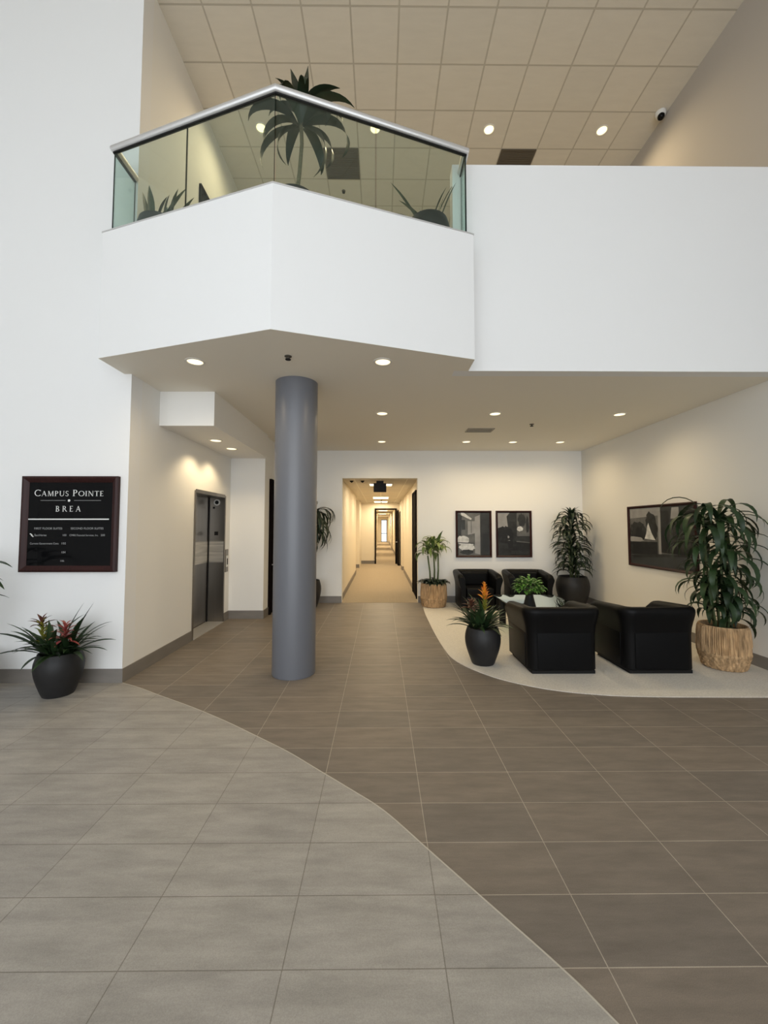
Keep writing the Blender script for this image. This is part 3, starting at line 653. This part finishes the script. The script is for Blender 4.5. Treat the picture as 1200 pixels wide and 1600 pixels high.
for y, p in ((10.6, 1.0), (12.8, 1.0), (15.0, 1.0), (17.4, 1.2), (21.5, 1.6), (27.0, 2.2), (34.0, 3.0), (41.0, 3.0)):  # some have no troffer above; the far-end lamp is added to brighten the walls
    area_c.append(area('corridor_light', (0.05, y, CZ-0.03), (0, 0, 0), 0.5, 0.9, P_CORRIDOR*p, (1.0, 0.83, 0.57)))
t = thing('sprinkler_head', 'small dark sprinkler head in the ceiling before the inner corridor door', 'sprinkler', (0.02, 16.3, CZ))
bm = new(); lathe(bm, [(0.03, 0), (0.03, -0.006), (0.011, -0.012), (0.011, -0.10), (0.03, -0.105), (0.03, -0.11)], seg=14); link('body', bm, 'black', t, smooth=True)

# ------------------------------------------------------------------ framed photographs (plain generic black-and-white scenes)
def picture(label, loc, rz, w, h, polys):
    t = thing('framed_photograph', label, 'picture', loc, rz)
    bm = new(); moulding(bm, w, h, 0.042, 0.035); link('frame', bm, 'mahogany', t)
    mats = ['g1', 'g2', 'g3', 'g4', 'g5']
    bm = new(); box(bm, 0.035, w-0.035, -0.010, 0.0, 0.035, h-0.035, 1)
    iw, ih = w-0.084, h-0.084
    for k, (g, pts) in enumerate(polys):
        y = -0.0104 - 0.0003*k
        f = bm.faces.new([bm.verts.new((0.042 + u*iw, y, 0.042 + v*ih)) for u, v in pts]); f.material_index = g
    link('photograph', bm, mats, t, normals=False)
    bm = new(); f = bm.faces.new([bm.verts.new(p) for p in ((0.036, -0.0205, 0.036), (w-0.036, -0.0205, 0.036), (w-0.036, -0.0205, h-0.036), (0.036, -0.0205, h-0.036))]); link('glazing', bm, 'picglass', t, normals=False)
    return t
def blob(cx, cy, rx, ry, n=22, seed=1, j=0.18):
    r_ = random.Random(seed); return [(min(1, max(0, cx + rx*(1+r_.uniform(-j, j))*math.cos(2*PI*i/n))), min(1, max(0, cy + ry*(1+r_.uniform(-j, j))*math.sin(2*PI*i/n)))) for i in range(n)]
P1 = [(1, [(0,0),(1,0),(1,1),(0,1)]), (2, [(0.03,0.0),(0.72,0.0),(0.72,1),(0.03,1)]), (1, [(0.0,0.30),(0.10,0.30),(0.14,0.92),(0,1)]), (4, [(0.10,1),(0.20,1),(0.45,0.86),(0.42,0.83),(0.12,0.94)]),
      (3, [(0.32,0.48),(0.56,0.52),(0.56,0.80),(0.32,0.80)]), (2, [(0.42,0.52),(0.44,0.52),(0.44,0.80),(0.42,0.80)]), (3, [(0.54,0.05),(0.70,0.02),(0.70,0.95),(0.54,0.9)]),
      (1, [(0.13,0.60),(0.24,0.60),(0.24,0.83),(0.13,0.83)]), (4, blob(0.17,0.36,0.20,0.10,24,3)), (4, blob(0.30,0.19,0.24,0.10,24,4)), (0, [(0.0,0.29),(0.52,0.27),(0.52,0.285),(0.0,0.31)]),  # white blobs in the lower left of the print
      (1, blob(0.28,0.08,0.2,0.06,20,5)), (1, [(0.72,0),(1,0),(1,1),(0.72,1)]), (0, [(0.78,0.10),(0.97,0.05),(0.97,0.55),(0.78,0.5)])]
P2 = [(1, [(0,0),(1,0),(1,1),(0,1)]), (3, [(0,0.64),(0.40,0.68),(0.28,0.91),(0.38,1),(0,1)]), (1, [(0.38,0.30),(0.60,0.30),(0.60,1),(0.38,1),(0.28,0.91)]), (2, [(0.60,0.45),(1,0.45),(1,1),(0.60,1)]),
      (1, blob(0.76,0.82,0.12,0.16,22,7)), (1, blob(0.93,0.72,0.05,0.2,22,8)), (4, blob(0.70,0.62,0.10,0.06,18,9)), (0, blob(0.18,0.52,0.22,0.16,26,10)), (0, blob(0.36,0.46,0.12,0.18,24,11)),
      (3, blob(0.33,0.43,0.03,0.03,12,12)), (3, blob(0.35,0.34,0.035,0.02,12,13)), (0, [(0,0),(1,0),(1,0.30),(0.5,0.33),(0,0.38)]), (2, [(0.58,0.315),(1,0.29),(1,0.305),(0.58,0.34)]), (1, [(0,0),(0.4,0),(0.30,0.28),(0,0.3)]), (1, [(0.4,0.03),(0.95,0.03),(0.95,0.1),(0.4,0.12)])]
P3 = [(2, [(0,0),(1,0),(1,1),(0,1)]), (3, [(0,0.82),(0.5,0.86),(0.5,1),(0,1)]), (1, blob(0.13,0.60,0.15,0.16,26,14)), (0, blob(0.2,0.56,0.10,0.12,24,15)), (1, blob(0.37,0.74,0.09,0.18,24,16)), (1, blob(0.42,0.60,0.06,0.14,20,17)),
      (4, [(0.26,0.46),(0.44,0.44),(0.38,0.56),(0.345,0.68),(0.33,0.74),(0.31,0.68),(0.29,0.55)]), (3, blob(0.10,0.44,0.14,0.05,20,18)), (3, [(0.49,0.20),(0.53,0.20),(0.53,1),(0.49,1)]), (0, [(0.53,0.24),(1,0.22),(1,1),(0.53,1)]),
      (3, [(0.68,0.80),(0.80,0.80),(0.80,0.98),(0.70,0.98)]), (0, [(0,0.16),(0.47,0.20),(0.47,0.41),(0,0.40)]), (1, [(0,0),(1,0),(1,0.24),(0.5,0.21),(0,0.15)]), (1, blob(0.72,0.6,0.1,0.2,24,19)), (1, blob(0.86,0.5,0.1,0.24,24,20))]
picture('black framed portrait photograph of a building with white patches at lower left, beside the corridor', (1.640, YB, 0.982), 0, 0.786, 1.018, P1)
picture('black framed portrait photograph with a pale sky corner, beside the corner plant', (2.524, YB, 0.982), 0, 0.784, 1.018, P2)
picture('wide black framed landscape photograph hanging on the right wall', (XR, 7.25, 0.972), R(-90), 1.575, 1.034, P3)

# ------------------------------------------------------------------ club armchairs
def arm_path(hw, hd, r, n=7):
    pts = []
    ys = [hd - (2*hd - r)*i/10 for i in range(11)]
    for y in ys: pts.append((hw, y, 1, 0, hd - y))
    for i in range(1, n):
        a = R(90)*i/n; pts.append((hw - r + r*math.cos(a), -hd + r - r*math.sin(a), math.cos(a), -math.sin(a), 9))
    xs = [hw - r - 2*(hw-r)*i/8 for i in range(9)]
    for x in xs: pts.append((x, -hd, 0, -1, 9))
    for i in range(1, n):
        a = R(90)*i/n; pts.append((-hw + r - r*math.sin(a), -hd + r - r*math.cos(a), -math.sin(a), -math.cos(a), 9))
    for y in ys[::-1]: pts.append((-hw, y, -1, 0, hd - y))
    return pts
def make_armchair(label):
    t = thing('armchair', label, 'armchair', (0, 0, 0), 0, 'black leather club armchairs')
    hw, hd = 0.388, 0.36
    prof_ = [(-0.012, 0.035), (0, 0.045), (0.0, 0.30), (0.002, 0.42), (0.010, 0.50), (0.026, 0.57), (0.042, 0.63), (0.050, 0.675), (0.048, 0.705), (0.034, 0.728), (0.008, 0.74), (-0.025, 0.738), (-0.058, 0.722), (-0.078, 0.69), (-0.086, 0.62), (-0.092, 0.45), (-0.095, 0.20), (-0.095, 0.04)]
    bm = new(); rings = []
    for x, y, nx, ny, s in arm_path(hw, hd, 0.102):
        drop = 0.0
        if s < 5: drop = 0.045*max(0, 1 - s/0.60) + 0.05*max(0, 1 - s/0.10)**2
        ring = []
        for o_, z in prof_:
            zz = z - drop*max(0, (z-0.3))/0.44
            fwd = 0.012 if (s == 0 and 0.1 < z < 0.7) else 0
            ring.append(bm.verts.new((x + nx*o_, y + ny*o_ + fwd, zz)))
        rings.append(ring)
    m_ = len(prof_)
    for k in range(len(rings)-1):
        for j in range(m_): bm.faces.new((rings[k][j], rings[k][(j+1)%m_], rings[k+1][(j+1)%m_], rings[k+1][j]))
    bm.faces.new(rings[0]); bm.faces.new(rings[-1][::-1])
    link('shell', bm, 'leather', t, smooth=True)
    bm = new(); rbox(bm, -0.30, 0.30, -hd-0.010, -hd+0.006, 0.06, 0.455, 0.007, 2); link('back_panel', bm, 'leather2', t, smooth=True)
    for s in (-1, 1):
        bm = new(); rbox(bm, *sorted((s*(hw-0.004), s*(hw+0.008))), -0.24, 0.33, 0.06, 0.43, 0.005, 2); link('side_panel', bm, 'leather', t, smooth=True)
    bm = new(); rbox(bm, -0.275, 0.275, -0.26, 0.355, 0.27, 0.43, 0.045, 4); link('seat_cushion', bm, 'leather', t, smooth=True)
    bm = new(); rbox(bm, -0.275, 0.275, -0.265, 0.345, 0.035, 0.268, 0.012, 2); link('seat_base', bm, 'leather', t, smooth=True)
    bm = new(); rbox(bm, -0.262, 0.262, -0.268, -0.14, 0.425, 0.69, 0.04, 4); link('back_cushion', bm, 'leather2', t, smooth=True)
    bm = new(); box(bm, -0.355, 0.355, -0.34, 0.34, 0.0, 0.036); link('plinth', bm, 'black', t)
    return t
A1 = make_armchair('black leather armchair with its back to the camera, behind the orange bromeliad')
FC = 0.006
A1.location = (2.05, 4.965, FC)
for x, y, rz, lb in ((3.148, 4.965, 0, 'black leather armchair with its back to the camera, beside the large woven basket plant'),
                     (1.965, 8.40, R(180), 'black leather armchair against the back wall, nearest the corridor, facing the camera'),
                     (2.98, 8.36, R(176), 'black leather armchair against the back wall, next to the corner plant, facing the camera')):
    c = copy_tree(A1); c.location = (x, y, FC); c.rotation_euler = (0, 0, rz); c['label'] = lb

# ------------------------------------------------------------------ glass coffee table
tb = thing('coffee_table', 'glass topped coffee table with black legs between the armchairs', 'coffee table', (2.45, 6.45, FC))
bm = new(); rbox(bm, -0.52, 0.52, -0.60, 0.60, 0.462, 0.474, 0.003, 2); link('glass_top', bm, 'glass_table', tb)
for x in (-0.40, 0.40):
    for y in (-0.46, 0.46):
        bm = new(); lathe(bm, [(0.05, 0.0), (0.055, 0.01), (0.055, 0.44), (0.045, 0.462)], x, y, seg=20); link('leg', bm, 'black', tb, smooth=True)
bm = new(); box(bm, -0.38, 0.38, -0.475, -0.445, 0.40, 0.45); box(bm, -0.38, 0.38, 0.445, 0.475, 0.40, 0.45); box(bm, -0.415, -0.385, -0.44, 0.44, 0.40, 0.45); box(bm, 0.385, 0.415, -0.44, 0.44, 0.40, 0.45); link('apron', bm, 'black', tb)

# ------------------------------------------------------------------ plants
def pot_part(t, prof_, m='pot', seg=48, wob=None, soil_z=None, soil_r=None):
    bm = new(); lathe(bm, prof_, seg=seg, wob=wob); o = link('pot' if m == 'pot' else 'basket', bm, m, t, smooth=True)
    bm = new(); lathe(bm, [(soil_r, soil_z-0.03), (soil_r, soil_z), (soil_r*0.5, soil_z+0.012)], seg=24); link('soil', bm, 'soil', t, smooth=True)
    return o
def urn(h, rb, rm, rt, th=0.018):
    """tapered planter: base radius rb, shoulder rm, mouth rt, with a rolled rim and an inside wall"""
    out = [(rb*0.94, 0), (rb, 0.012)]
    for i in range(1, 11):
        t = i/10
        r_ = rb + (rm-rb)*math.sin(min(1, t/0.72)*PI/2)**1.2 if t <= 0.72 else rm - (rm-rt)*((t-0.72)/0.28)**1.7
        out.append((r_, h*t*0.985))
    out += [(rt, h), (rt-th*0.5, h+0.004), (rt-th, h), (rt-th, h-0.10)]
    return out
def rosette(bm, c, n, L, w, el, bend, rnd, z0=0.0, jl=0.2, kind='strap', lim=None, spread=0.02, az0=0, n_seg=8, twist=0.3):
    for i in range(n):
        az = az0 + 2.399963*i + rnd.uniform(-0.25, 0.25); f = i/max(1, n-1)
        e = el[0] + (el[1]-el[0])*f + rnd.uniform(-0.12, 0.12)
        leaf(bm, (c[0] + spread*math.cos(az), c[1] + spread*math.sin(az), c[2] + z0*f), az, e, L*(1+rnd.uniform(-jl, jl)), w*(1+rnd.uniform(-0.15, 0.15)),
             (bend[0]+(bend[1]-bend[0])*f)*(1+rnd.uniform(-0.25, 0.25)), kind=kind, lim=lim, n=n_seg, twist=rnd.uniform(-twist, twist))
def spike(bm, base, h, r0, n, L, w, rnd, el=(0.3, 1.2), bend=0.5, lean=(0, 0)):
    for i in range(n):
        f = i/(n-1); az = 2.399963*i
        leaf(bm, (base[0]+lean[0]*f, base[1]+lean[1]*f, base[2]+h*f), az, el[0]+(el[1]-el[0])*f, L*(1-0.45*f)*(1+rnd.uniform(-0.1, 0.1)), w*(1-0.3*f), bend, n=5, fold=0.5, kind='strap')

# bromeliads by the sign
LWALL = lambda q: q.y < YS-0.03
r_ = random.Random(11)
t = thing('potted_bromeliad', 'bromeliads with red flowers in a dark pot below the directory sign', 'potted plant', (-3.185, 4.13, 0.002))
pot_part(t, urn(0.41, 0.135, 0.208, 0.178), soil_z=0.37, soil_r=0.155)
lw = lambda q: q.y < 0.26
bm = new()
for c, n, L, sd in (((-0.09, -0.02, 0.38), 26, 0.45, 1), ((0.08, 0.0, 0.38), 28, 0.42, 2), ((0.02, -0.08, 0.38), 14, 0.34, 3)):
    rosette(bm, c, n, L, 0.046, (0.35, 1.2), (0.95, 0.8), random.Random(sd), lim=lw)
link('foliage', bm, 'leaf', t, smooth='all', normals=False)
bm = new(); spike(bm, (-0.14, -0.03, 0.46), 0.22, 0, 20, 0.14, 0.035, r_, (0.7, 1.0), 0.5, (-0.03, 0)); f1 = link('flower', bm, 'yellowgreen', t, smooth='all', normals=False); f1['label'] = 'green flower stalk with dark tips'
bm = new(); spike(bm, (-0.17, -0.03, 0.66), 0.05, 0, 12, 0.17, 0.032, r_, (0.2, 1.2), 0.7); f1 = link('flower', bm, 'maroon', t, smooth='all', normals=False); f1['label'] = 'dark red flower head'
bm = new(); spike(bm, (0.09, -0.06, 0.52), 0.15, 0, 26, 0.16, 0.034, r_, (0.1, 1.2), 1.0); f1 = link('flower', bm, 'red', t, smooth='all', normals=False); f1['label'] = 'bright pinkish red flower head'
bm = new(); leaf(bm, (0.03, -0.05, 0.40), 0.5, 1.30, 0.52, 0.06, 0.25, kind='oval'); leaf(bm, (-0.03, -0.08, 0.40), 2.6, 1.45, 0.34, 0.065, 0.2, kind='oval'); leaf(bm, (0.06, 0.02, 0.42), 0.35, 1.2, 0.50, 0.055, 0.15, kind='oval')
link('upright_leaves', bm, 'leaf', t, smooth='all', normals=False)

# plant at the frame edge on the left
t = thing('potted_rubber_plant', 'green leafy plant with oval leaves at the edge beside the sign', 'potted plant', (-4.0, 3.95, 0.002))
pot_part(t, urn(0.40, 0.15, 0.22, 0.20), soil_z=0.35, soil_r=0.18)
bm = new(); tube(bm, [(0, 0, 0.33), (0.02, 0, 0.7), (0.0, 0.01, 1.05), (0.04, 0, 1.40)], 0.014, 8, 0.007); link('stem', bm, 'greencane', t, smooth='all')
bm = new(); rr = random.Random(5)
for i in range(34):
    z = 0.55 + 0.85*i/33; az = 2.4*i
    leaf(bm, (0.02, 0, z), az, rr.uniform(0.1, 0.6), rr.uniform(0.22, 0.34), 0.085, 0.9, kind='oval', lim=lambda q: q.y < 0.42)
for az, z, L, dz in ((0.1, 1.22, 0.44, 0.03), (-0.1, 1.06, 0.46, 0.0), (0.0, 0.95, 0.36, -0.08)): leaf_to(bm, (0.02, 0, z), az, L*0.93, dz, L, 0.11, kind='oval')
link('foliage', bm, 'leaf', t, smooth='all', normals=False)

# orange bromeliad at the lounge corner
t = thing('potted_bromeliad', 'bromeliad with a tall orange flower in a charcoal pot at the carpet edge', 'potted plant', (1.235, 4.99, FC))
pot_part(t, urn(0.43, 0.135, 0.212, 0.185), soil_z=0.385, soil_r=0.165)
bm = new()
for c, n, L, sd in (((0.02, 0.0, 0.40), 30, 0.42, 6), ((-0.07, 0.02, 0.40), 24, 0.40, 7)):
    rosette(bm, c, n, L, 0.048, (0.35, 1.3), (1.1, 0.7), random.Random(sd), lim=lambda q: q.x < 0.33)
link('foliage', bm, 'leaf', t, smooth='all', normals=False)
bm = new(); spike(bm, (0.03, 0, 0.62), 0.18, 0, 22, 0.10, 0.034, r_, (0.8, 1.2), 0.4); f1 = link('flower', bm, 'yellowgreen', t, smooth='all', normals=False); f1['label'] = 'yellow-green flower stalk'
bm = new(); spike(bm, (0.03, 0, 0.74), 0.18, 0, 28, 0.12, 0.034, r_, (0.7, 1.45), 0.5); f1 = link('flower', bm, 'orange', t, smooth='all', normals=False); f1['label'] = 'tall orange flower spike'
bm = new(); spike(bm, (-0.13, 0.02, 0.64), 0.07, 0, 26, 0.15, 0.032, r_, (0.1, 1.2), 0.8); f1 = link('flower', bm, 'maroon', t, smooth='all', normals=False); f1['label'] = 'faded maroon flower head'

# woven basket helper
def basket(t, h, rb, rm, rt):
    rings = 30; prof_ = [(rb*0.9, 0.0)]
    for j in range(rings+1):
        f = j/rings; r0 = rb + (rm-rb)*math.sin(PI*min(1, f*1.05))**0.8 if f < 0.5 else rt + (rm-rt)*math.sin(PI*min(1, f*1.0))**0.8
        prof_.append((r0, 0.006 + (h-0.006)*f))
    prof_ += [(rt-0.004, h+0.010), (rt-0.018, h+0.008), (rt-0.022, h-0.02), (rt-0.024, h-0.10)]
    rw = random.Random(3); col = [rw.uniform(-1, 1) for _ in range(160)]; jit = [[rw.uniform(-1, 1) for _ in range(160)] for _ in range(40)]
    def wob(i, j):
        if j == 0 or j > rings: return 0
        if j in (11, 12): return 0.008 + 0.002*jit[j][i]
        if j < 11: return (0.005 if ((i//3 + j//2) % 2) else -0.003) + 0.003*jit[j//2][i//3]
        return (0.006 if i % 2 else -0.005) + 0.004*col[i] + 0.0035*jit[j//6][i]
    bm = new(); lathe(bm, prof_, seg=160, wob=wob); link('basket', bm, 'basket', t, smooth=True)
    bm = new(); lathe(bm, [(rt-0.025, h-0.09), (rt-0.025, h-0.045), (rt*0.4, h-0.03)], seg=28); link('soil', bm, 'soil', t, smooth=True)

# corn plant in basket beside the corridor
t = thing('potted_corn_plant', 'light green corn plant in a woven basket beside the corridor opening', 'potted plant', (1.10, 8.52, FC))
basket(t, 0.47, 0.235, 0.268, 0.255)
rr = random.Random(21); bw = lambda q: q.y < 0.36
heads = [(-0.12, 0.0, 1.04), (0.0, -0.02, 1.12), (0.10, 0.03, 1.08)]
for (x, y, z), (bx, by) in zip(heads, ((-0.06, 0), (0.01, -0.02), (0.08, 0.02))):
    bm = new(); tube(bm, [(bx, by, 0.40), ((bx+x)/2+0.012, (by+y)/2, 0.40+(z-0.40)*0.5), (x, y, z)], 0.019, 10, 0.015); link('stem', bm, 'greencane', t, smooth='all')
bm = new()
for hi, hpt in enumerate(heads):
    for i in range(13):
        az = 2.4*i + hi*0.8; f = i/12
        leaf_to(bm, (hpt[0], hpt[1], hpt[2]+0.12*f), az, rr.uniform(0.24, 0.36)*(1-0.5*f), rr.uniform(-0.22, 0.02) + 0.30*f, 0.42, 0.088, kind='oval', twist=rr.uniform(-0.5, 0.5), lim=bw)
link('foliage', bm, 'leaf_light', t, smooth='all', normals=False)
bm = new()
for i in range(130):
    a = rr.uniform(0, 2*PI); q = rr.uniform(0.08, 0.24)
    leaf(bm, (q*math.cos(a), q*math.sin(a), 0.47), a + rr.uniform(-0.6, 0.6), rr.uniform(0.6, 1.3), rr.uniform(0.13, 0.19), 0.065, 2.4, kind='oval', n=6, lim=bw)
link('groundcover', bm, 'leaf_deep', t, smooth='all', normals=False)['label'] = 'dark leafy groundcover over the basket rim'

# dark dracaena in the lounge corner
t = thing('potted_dracaena', 'dense dark dracaena in a round black pot in the lounge corner', 'potted plant', (3.965, 8.44, FC))
pot_part(t, urn(0.62, 0.22, 0.325, 0.275), soil_z=0.56, soil_r=0.255)
cwl = lambda q: q.x < 0.46 and q.y < 0.45
rr = random.Random(31); bm2 = new(); bm = new()
for (x, y, z) in ((0.0, 0.0, 1.80), (-0.09, -0.05, 1.45), (0.10, -0.04, 1.32)):
    tube(bm2, [(x*0.5, y*0.5, 0.54), (x*0.8, y*0.8, (0.54+z)/2), (x, y, z+0.04)], 0.018, 8, 0.012)
for i in range(165):
    f = i/164; z = 0.66 + 1.17*f; az = 2.39996*i + rr.uniform(-0.3, 0.3); bulge = 1 + 0.18*math.sin(f*16)
    leaf_to(bm, (0.05*math.cos(az)+0.03*math.sin(f*7), 0.05*math.sin(az), z), az, rr.uniform(0.26, 0.37)*bulge*(1-0.25*max(0, f-0.8)/0.2), rr.uniform(-0.16, 0.05), 0.43, 0.060, n=7, fold=0.35, twist=rr.uniform(-0.5, 0.5), lim=cwl)
for i in range(14): leaf_to(bm, (0.02*math.cos(2.4*i), 0.02*math.sin(2.4*i), 1.80), 2.4*i, rr.uniform(0.05, 0.22), rr.uniform(0.06, 0.22), 0.32, 0.05, n=7, fold=0.4, lim=cwl)
link('stem', bm2, 'greencane', t, smooth='all'); link('foliage', bm, 'leaf_deep', t, smooth='all', normals=False)

# large dracaena in the basket by the right wall
t = thing('potted_dracaena', 'tall arching dracaena in a large woven basket by the right wall', 'potted plant', (4.04, 4.84, FC))
basket(t, 0.485, 0.205, 0.252, 0.235)
rwl = lambda q: q.x < 0.38 and not (q.x < -0.36 and q.z < 0.82)
rr = random.Random(41); bm2 = new(); bm = new()
for (x, y, z, L, nl) in ((-0.20, -0.02, 1.70, 0.62, 17), (-0.03, -0.05, 1.66, 0.64, 17), (0.07, 0.05, 1.50, 0.62, 16), (-0.14, 0.05, 1.34, 0.55, 15), (0.06, -0.08, 1.24, 0.60, 16), (-0.12, -0.08, 1.06, 0.50, 14), (0.10, 0.02, 1.00, 0.54, 14), (0.0, 0.08, 0.88, 0.46, 13), (-0.04, -0.10, 0.80, 0.42, 13), (-0.17, -0.06, 0.86, 0.52, 12), (0.0, -0.12, 0.66, 0.38, 13), (0.12, -0.05, 0.68, 0.40, 13), (-0.12, 0.02, 0.64, 0.36, 12)):
    tube(bm2, [(x*0.5, y*0.5, 0.40), (x*0.8, y*0.8, (0.42+z)/2), (x, y, z+0.12)], 0.013, 8, 0.009)
    for i in range(nl):
        az = 2.39996*i + x*9 + rr.uniform(-0.3, 0.3); f = i/(nl-1)
        leaf_to(bm, (x, y, z - 0.06 + 0.17*f), az, L*rr.uniform(0.35, 0.74), L*(rr.uniform(-0.62, -0.12) + 0.25*f), L, 0.066, n=10, fold=0.22, twist=rr.uniform(-0.4, 0.4), lim=rwl)
link('stem', bm2, 'greencane', t, smooth='all'); link('foliage', bm, 'leaf', t, smooth='all', normals=False)

# drooping plant behind the column
t = thing('potted_dracaena', 'drooping dark dracaena in a black pot behind the grey column', 'potted plant', (-1.50, 8.45, 0))
pot_part(t, urn(0.55, 0.19, 0.272, 0.24), soil_z=0.50, soil_r=0.22)
rr = random.Random(51); bm2 = new(); bm = new(); dwl = lambda q: q.y < 0.44 and q.x > -0.5
for (x, y, z) in ((0.16, -0.03, 1.90), (-0.10, 0.03, 1.70), (0.08, 0.0, 1.52), (-0.14, -0.04, 1.34)):
    tube(bm2, [(x*0.4, y*0.4, 0.48), (x*0.8, y*0.8, (0.48+z)/2), (x, y, z+0.1)], 0.015, 8, 0.01)
    for i in range(34):
        az = 2.39996*i + rr.uniform(-0.3, 0.3); f = i/33
        leaf_to(bm, (x, y, z + 0.12*f), az, rr.uniform(0.10, 0.34), rr.uniform(-0.62, -0.22) + 0.15*f, 0.66, 0.050, n=10, fold=0.3, twist=rr.uniform(-0.5, 0.5), lim=dwl)
for i in range(5): leaf_to(bm, (0.16, -0.03, 2.0), 1.3*i, 0.05, 0.16, 0.20, 0.03, lim=dwl)
link('stem', bm2, 'cane', t, smooth='all'); link('foliage', bm, 'leaf_deep', t, smooth='all', normals=False)

# bushy plant on the table
t = thing('potted_fern', 'bright green bushy plant in a small black pot on the glass table', 'potted plant', (2.19, 6.03, FC+0.474))
bm = new(); lathe(bm, [(0.088, 0), (0.09, 0.006), (0.055, 0.15), (0.058, 0.165), (0.048, 0.165), (0.046, 0.13)], seg=28); link('pot', bm, 'pot', t, smooth=True)
bm = new(); lathe(bm, [(0.045, 0.125), (0.045, 0.14), (0.02, 0.145)], seg=18); link('soil', bm, 'soil', t, smooth=True)
rr = random.Random(61); bm = new()
for i in range(280):
    a = rr.uniform(0, 2*PI); e = math.asin(rr.uniform(-0.15, 1)); rad = rr.uniform(0.09, 0.19)
    c = (rad*math.cos(e)*math.cos(a), rad*math.cos(e)*math.sin(a), 0.255 + rad*0.95*math.sin(e))
    leaf(bm, c, a + rr.uniform(-0.5, 0.5), e*0.4 + rr.uniform(-0.3, 0.4), rr.uniform(0.06, 0.10), 0.040, 0.9, kind='oval', n=5)
link('foliage', bm, 'leaf_bright', t, smooth='all', normals=False)
bm = new()
for i in range(14):
    a = 2*PI*i/14; tube(bm, [(0.01*math.cos(a), 0.01*math.sin(a), 0.135), (0.05*math.cos(a), 0.05*math.sin(a), 0.22), (0.13*math.cos(a), 0.13*math.sin(a), 0.30)], 0.0025, 5)
link('stem', bm, 'greencane', t, smooth='all')

# plants on the balcony
t = thing('potted_corn_plant', 'tall corn plant with broad drooping leaves on the balcony rising above the handrail', 'potted plant', (-0.88, 4.02, ZF))
pot_part(t, urn(0.43, 0.16, 0.25, 0.22), soil_z=0.38, soil_r=0.20)
bm = new(); tube(bm, [(0, 0, 0.36), (0.04, 0, 0.75), (0.06, 0.0, 1.05), (0.05, 0, 1.32)], 0.022, 12, 0.018); link('stem', bm, 'cane', t, smooth='all')
rr = random.Random(71); bm = new()
for az, re, dz, L, w in ((3.0, 0.40, -0.40, 0.70, 0.10), (3.5, 0.15, -0.48, 0.58, 0.095), (-0.3, 0.14, -0.64, 0.74, 0.11), (0.1, 0.27, -0.42, 0.62, 0.11), (-0.15, 0.46, -0.38, 0.80, 0.14), (3.3, 0.50, 0.0, 0.70, 0.11), (2.9, 0.40, -0.10, 0.64, 0.10),
                         (0.1, 0.54, 0.26, 0.74, 0.11), (-0.2, 0.42, -0.10, 0.66, 0.11), (1.0, 0.06, 0.62, 0.70, 0.17), (2.6, 0.13, 0.60, 0.68, 0.14), (0.3, 0.26, 0.42, 0.58, 0.15), (0.0, 0.36, 0.38, 0.62, 0.13), (3.0, 0.25, 0.42, 0.55, 0.12), (4.4, 0.34, -0.10, 0.62, 0.11), (5.0, 0.30, 0.05, 0.58, 0.11),
                         (1.2, 0.40, -0.15, 0.64, 0.11), (2.1, 0.42, -0.05, 0.64, 0.11), (3.8, 0.35, 0.10, 0.56, 0.10), (5.6, 0.36, -0.22, 0.62, 0.11), (1.8, 0.30, 0.25, 0.52, 0.11), (4.0, 0.26, 0.24, 0.46, 0.10), (0.0, 0.36, 0.08, 0.58, 0.11), (3.1, 0.32, 0.14, 0.52, 0.10)):
    leaf_to(bm, (0.05 + 0.02*math.cos(az), 0.02*math.sin(az), 1.24 + 0.12*max(0, dz)), az, re, dz, L, w, n=12, fold=0.18, kind='oval', twist=rr.uniform(-0.4, 0.4))
link('foliage', bm, 'leaf_deep', t, smooth='all', normals=False)
def snake(label, loc, blades, lim=None):
    t = thing('snake_plant', label, 'potted plant', loc)
    pot_part(t, urn(0.40, 0.16, 0.235, 0.21), soil_z=0.36, soil_r=0.19)
    bm = new()
    for x, y, az, e, L, w in blades: leaf(bm, (x, y, 0.34), az, e, L, w, 0.15, n=7, fold=0.35, kind='blade')
    link('foliage', bm, 'snake', t, smooth='all', normals=False)
snake('short snake plant in a dark pot on the balcony beside the left wall', (-2.42, 4.32, ZF),
      [(-0.12, -0.05, 2.9, 1.45, 0.42, 0.075), (-0.06, -0.08, 2.6, 1.5, 0.48, 0.08), (0.0, -0.08, 0.3, 1.35, 0.36, 0.07), (0.03, -0.05, 0.2, 1.15, 0.55, 0.07), (0.08, -0.08, 0.4, 1.5, 0.36, 0.075), (0.12, -0.04, 0.1, 1.45, 0.46, 0.075), (0.16, -0.04, 0.1, 1.1, 0.42, 0.06), (0.15, 0.0, 0.0, 0.9, 0.28, 0.06), (-0.02, 0.06, 1.5, 1.4, 0.4, 0.08)])
snake('snake plant with long spread leaves on the balcony beside the white parapet', (0.52, 4.28, ZF),
      [(-0.08, -0.03, 3.1, 1.05, 0.62, 0.06), (-0.02, -0.06, 3.0, 0.85, 0.44, 0.06), (0.02, -0.06, 0.1, 1.25, 0.48, 0.07), (0.04, 0.0, 0.2, 1.2, 0.62, 0.06), (0.10, -0.02, 0.0, 1.25, 0.56, 0.06), (0.09, -0.06, 0.3, 1.4, 0.36, 0.07), (-0.04, 0.04, 2.5, 1.4, 0.32, 0.06), (-0.1, -0.05, 3.2, 0.5, 0.3, 0.05)])
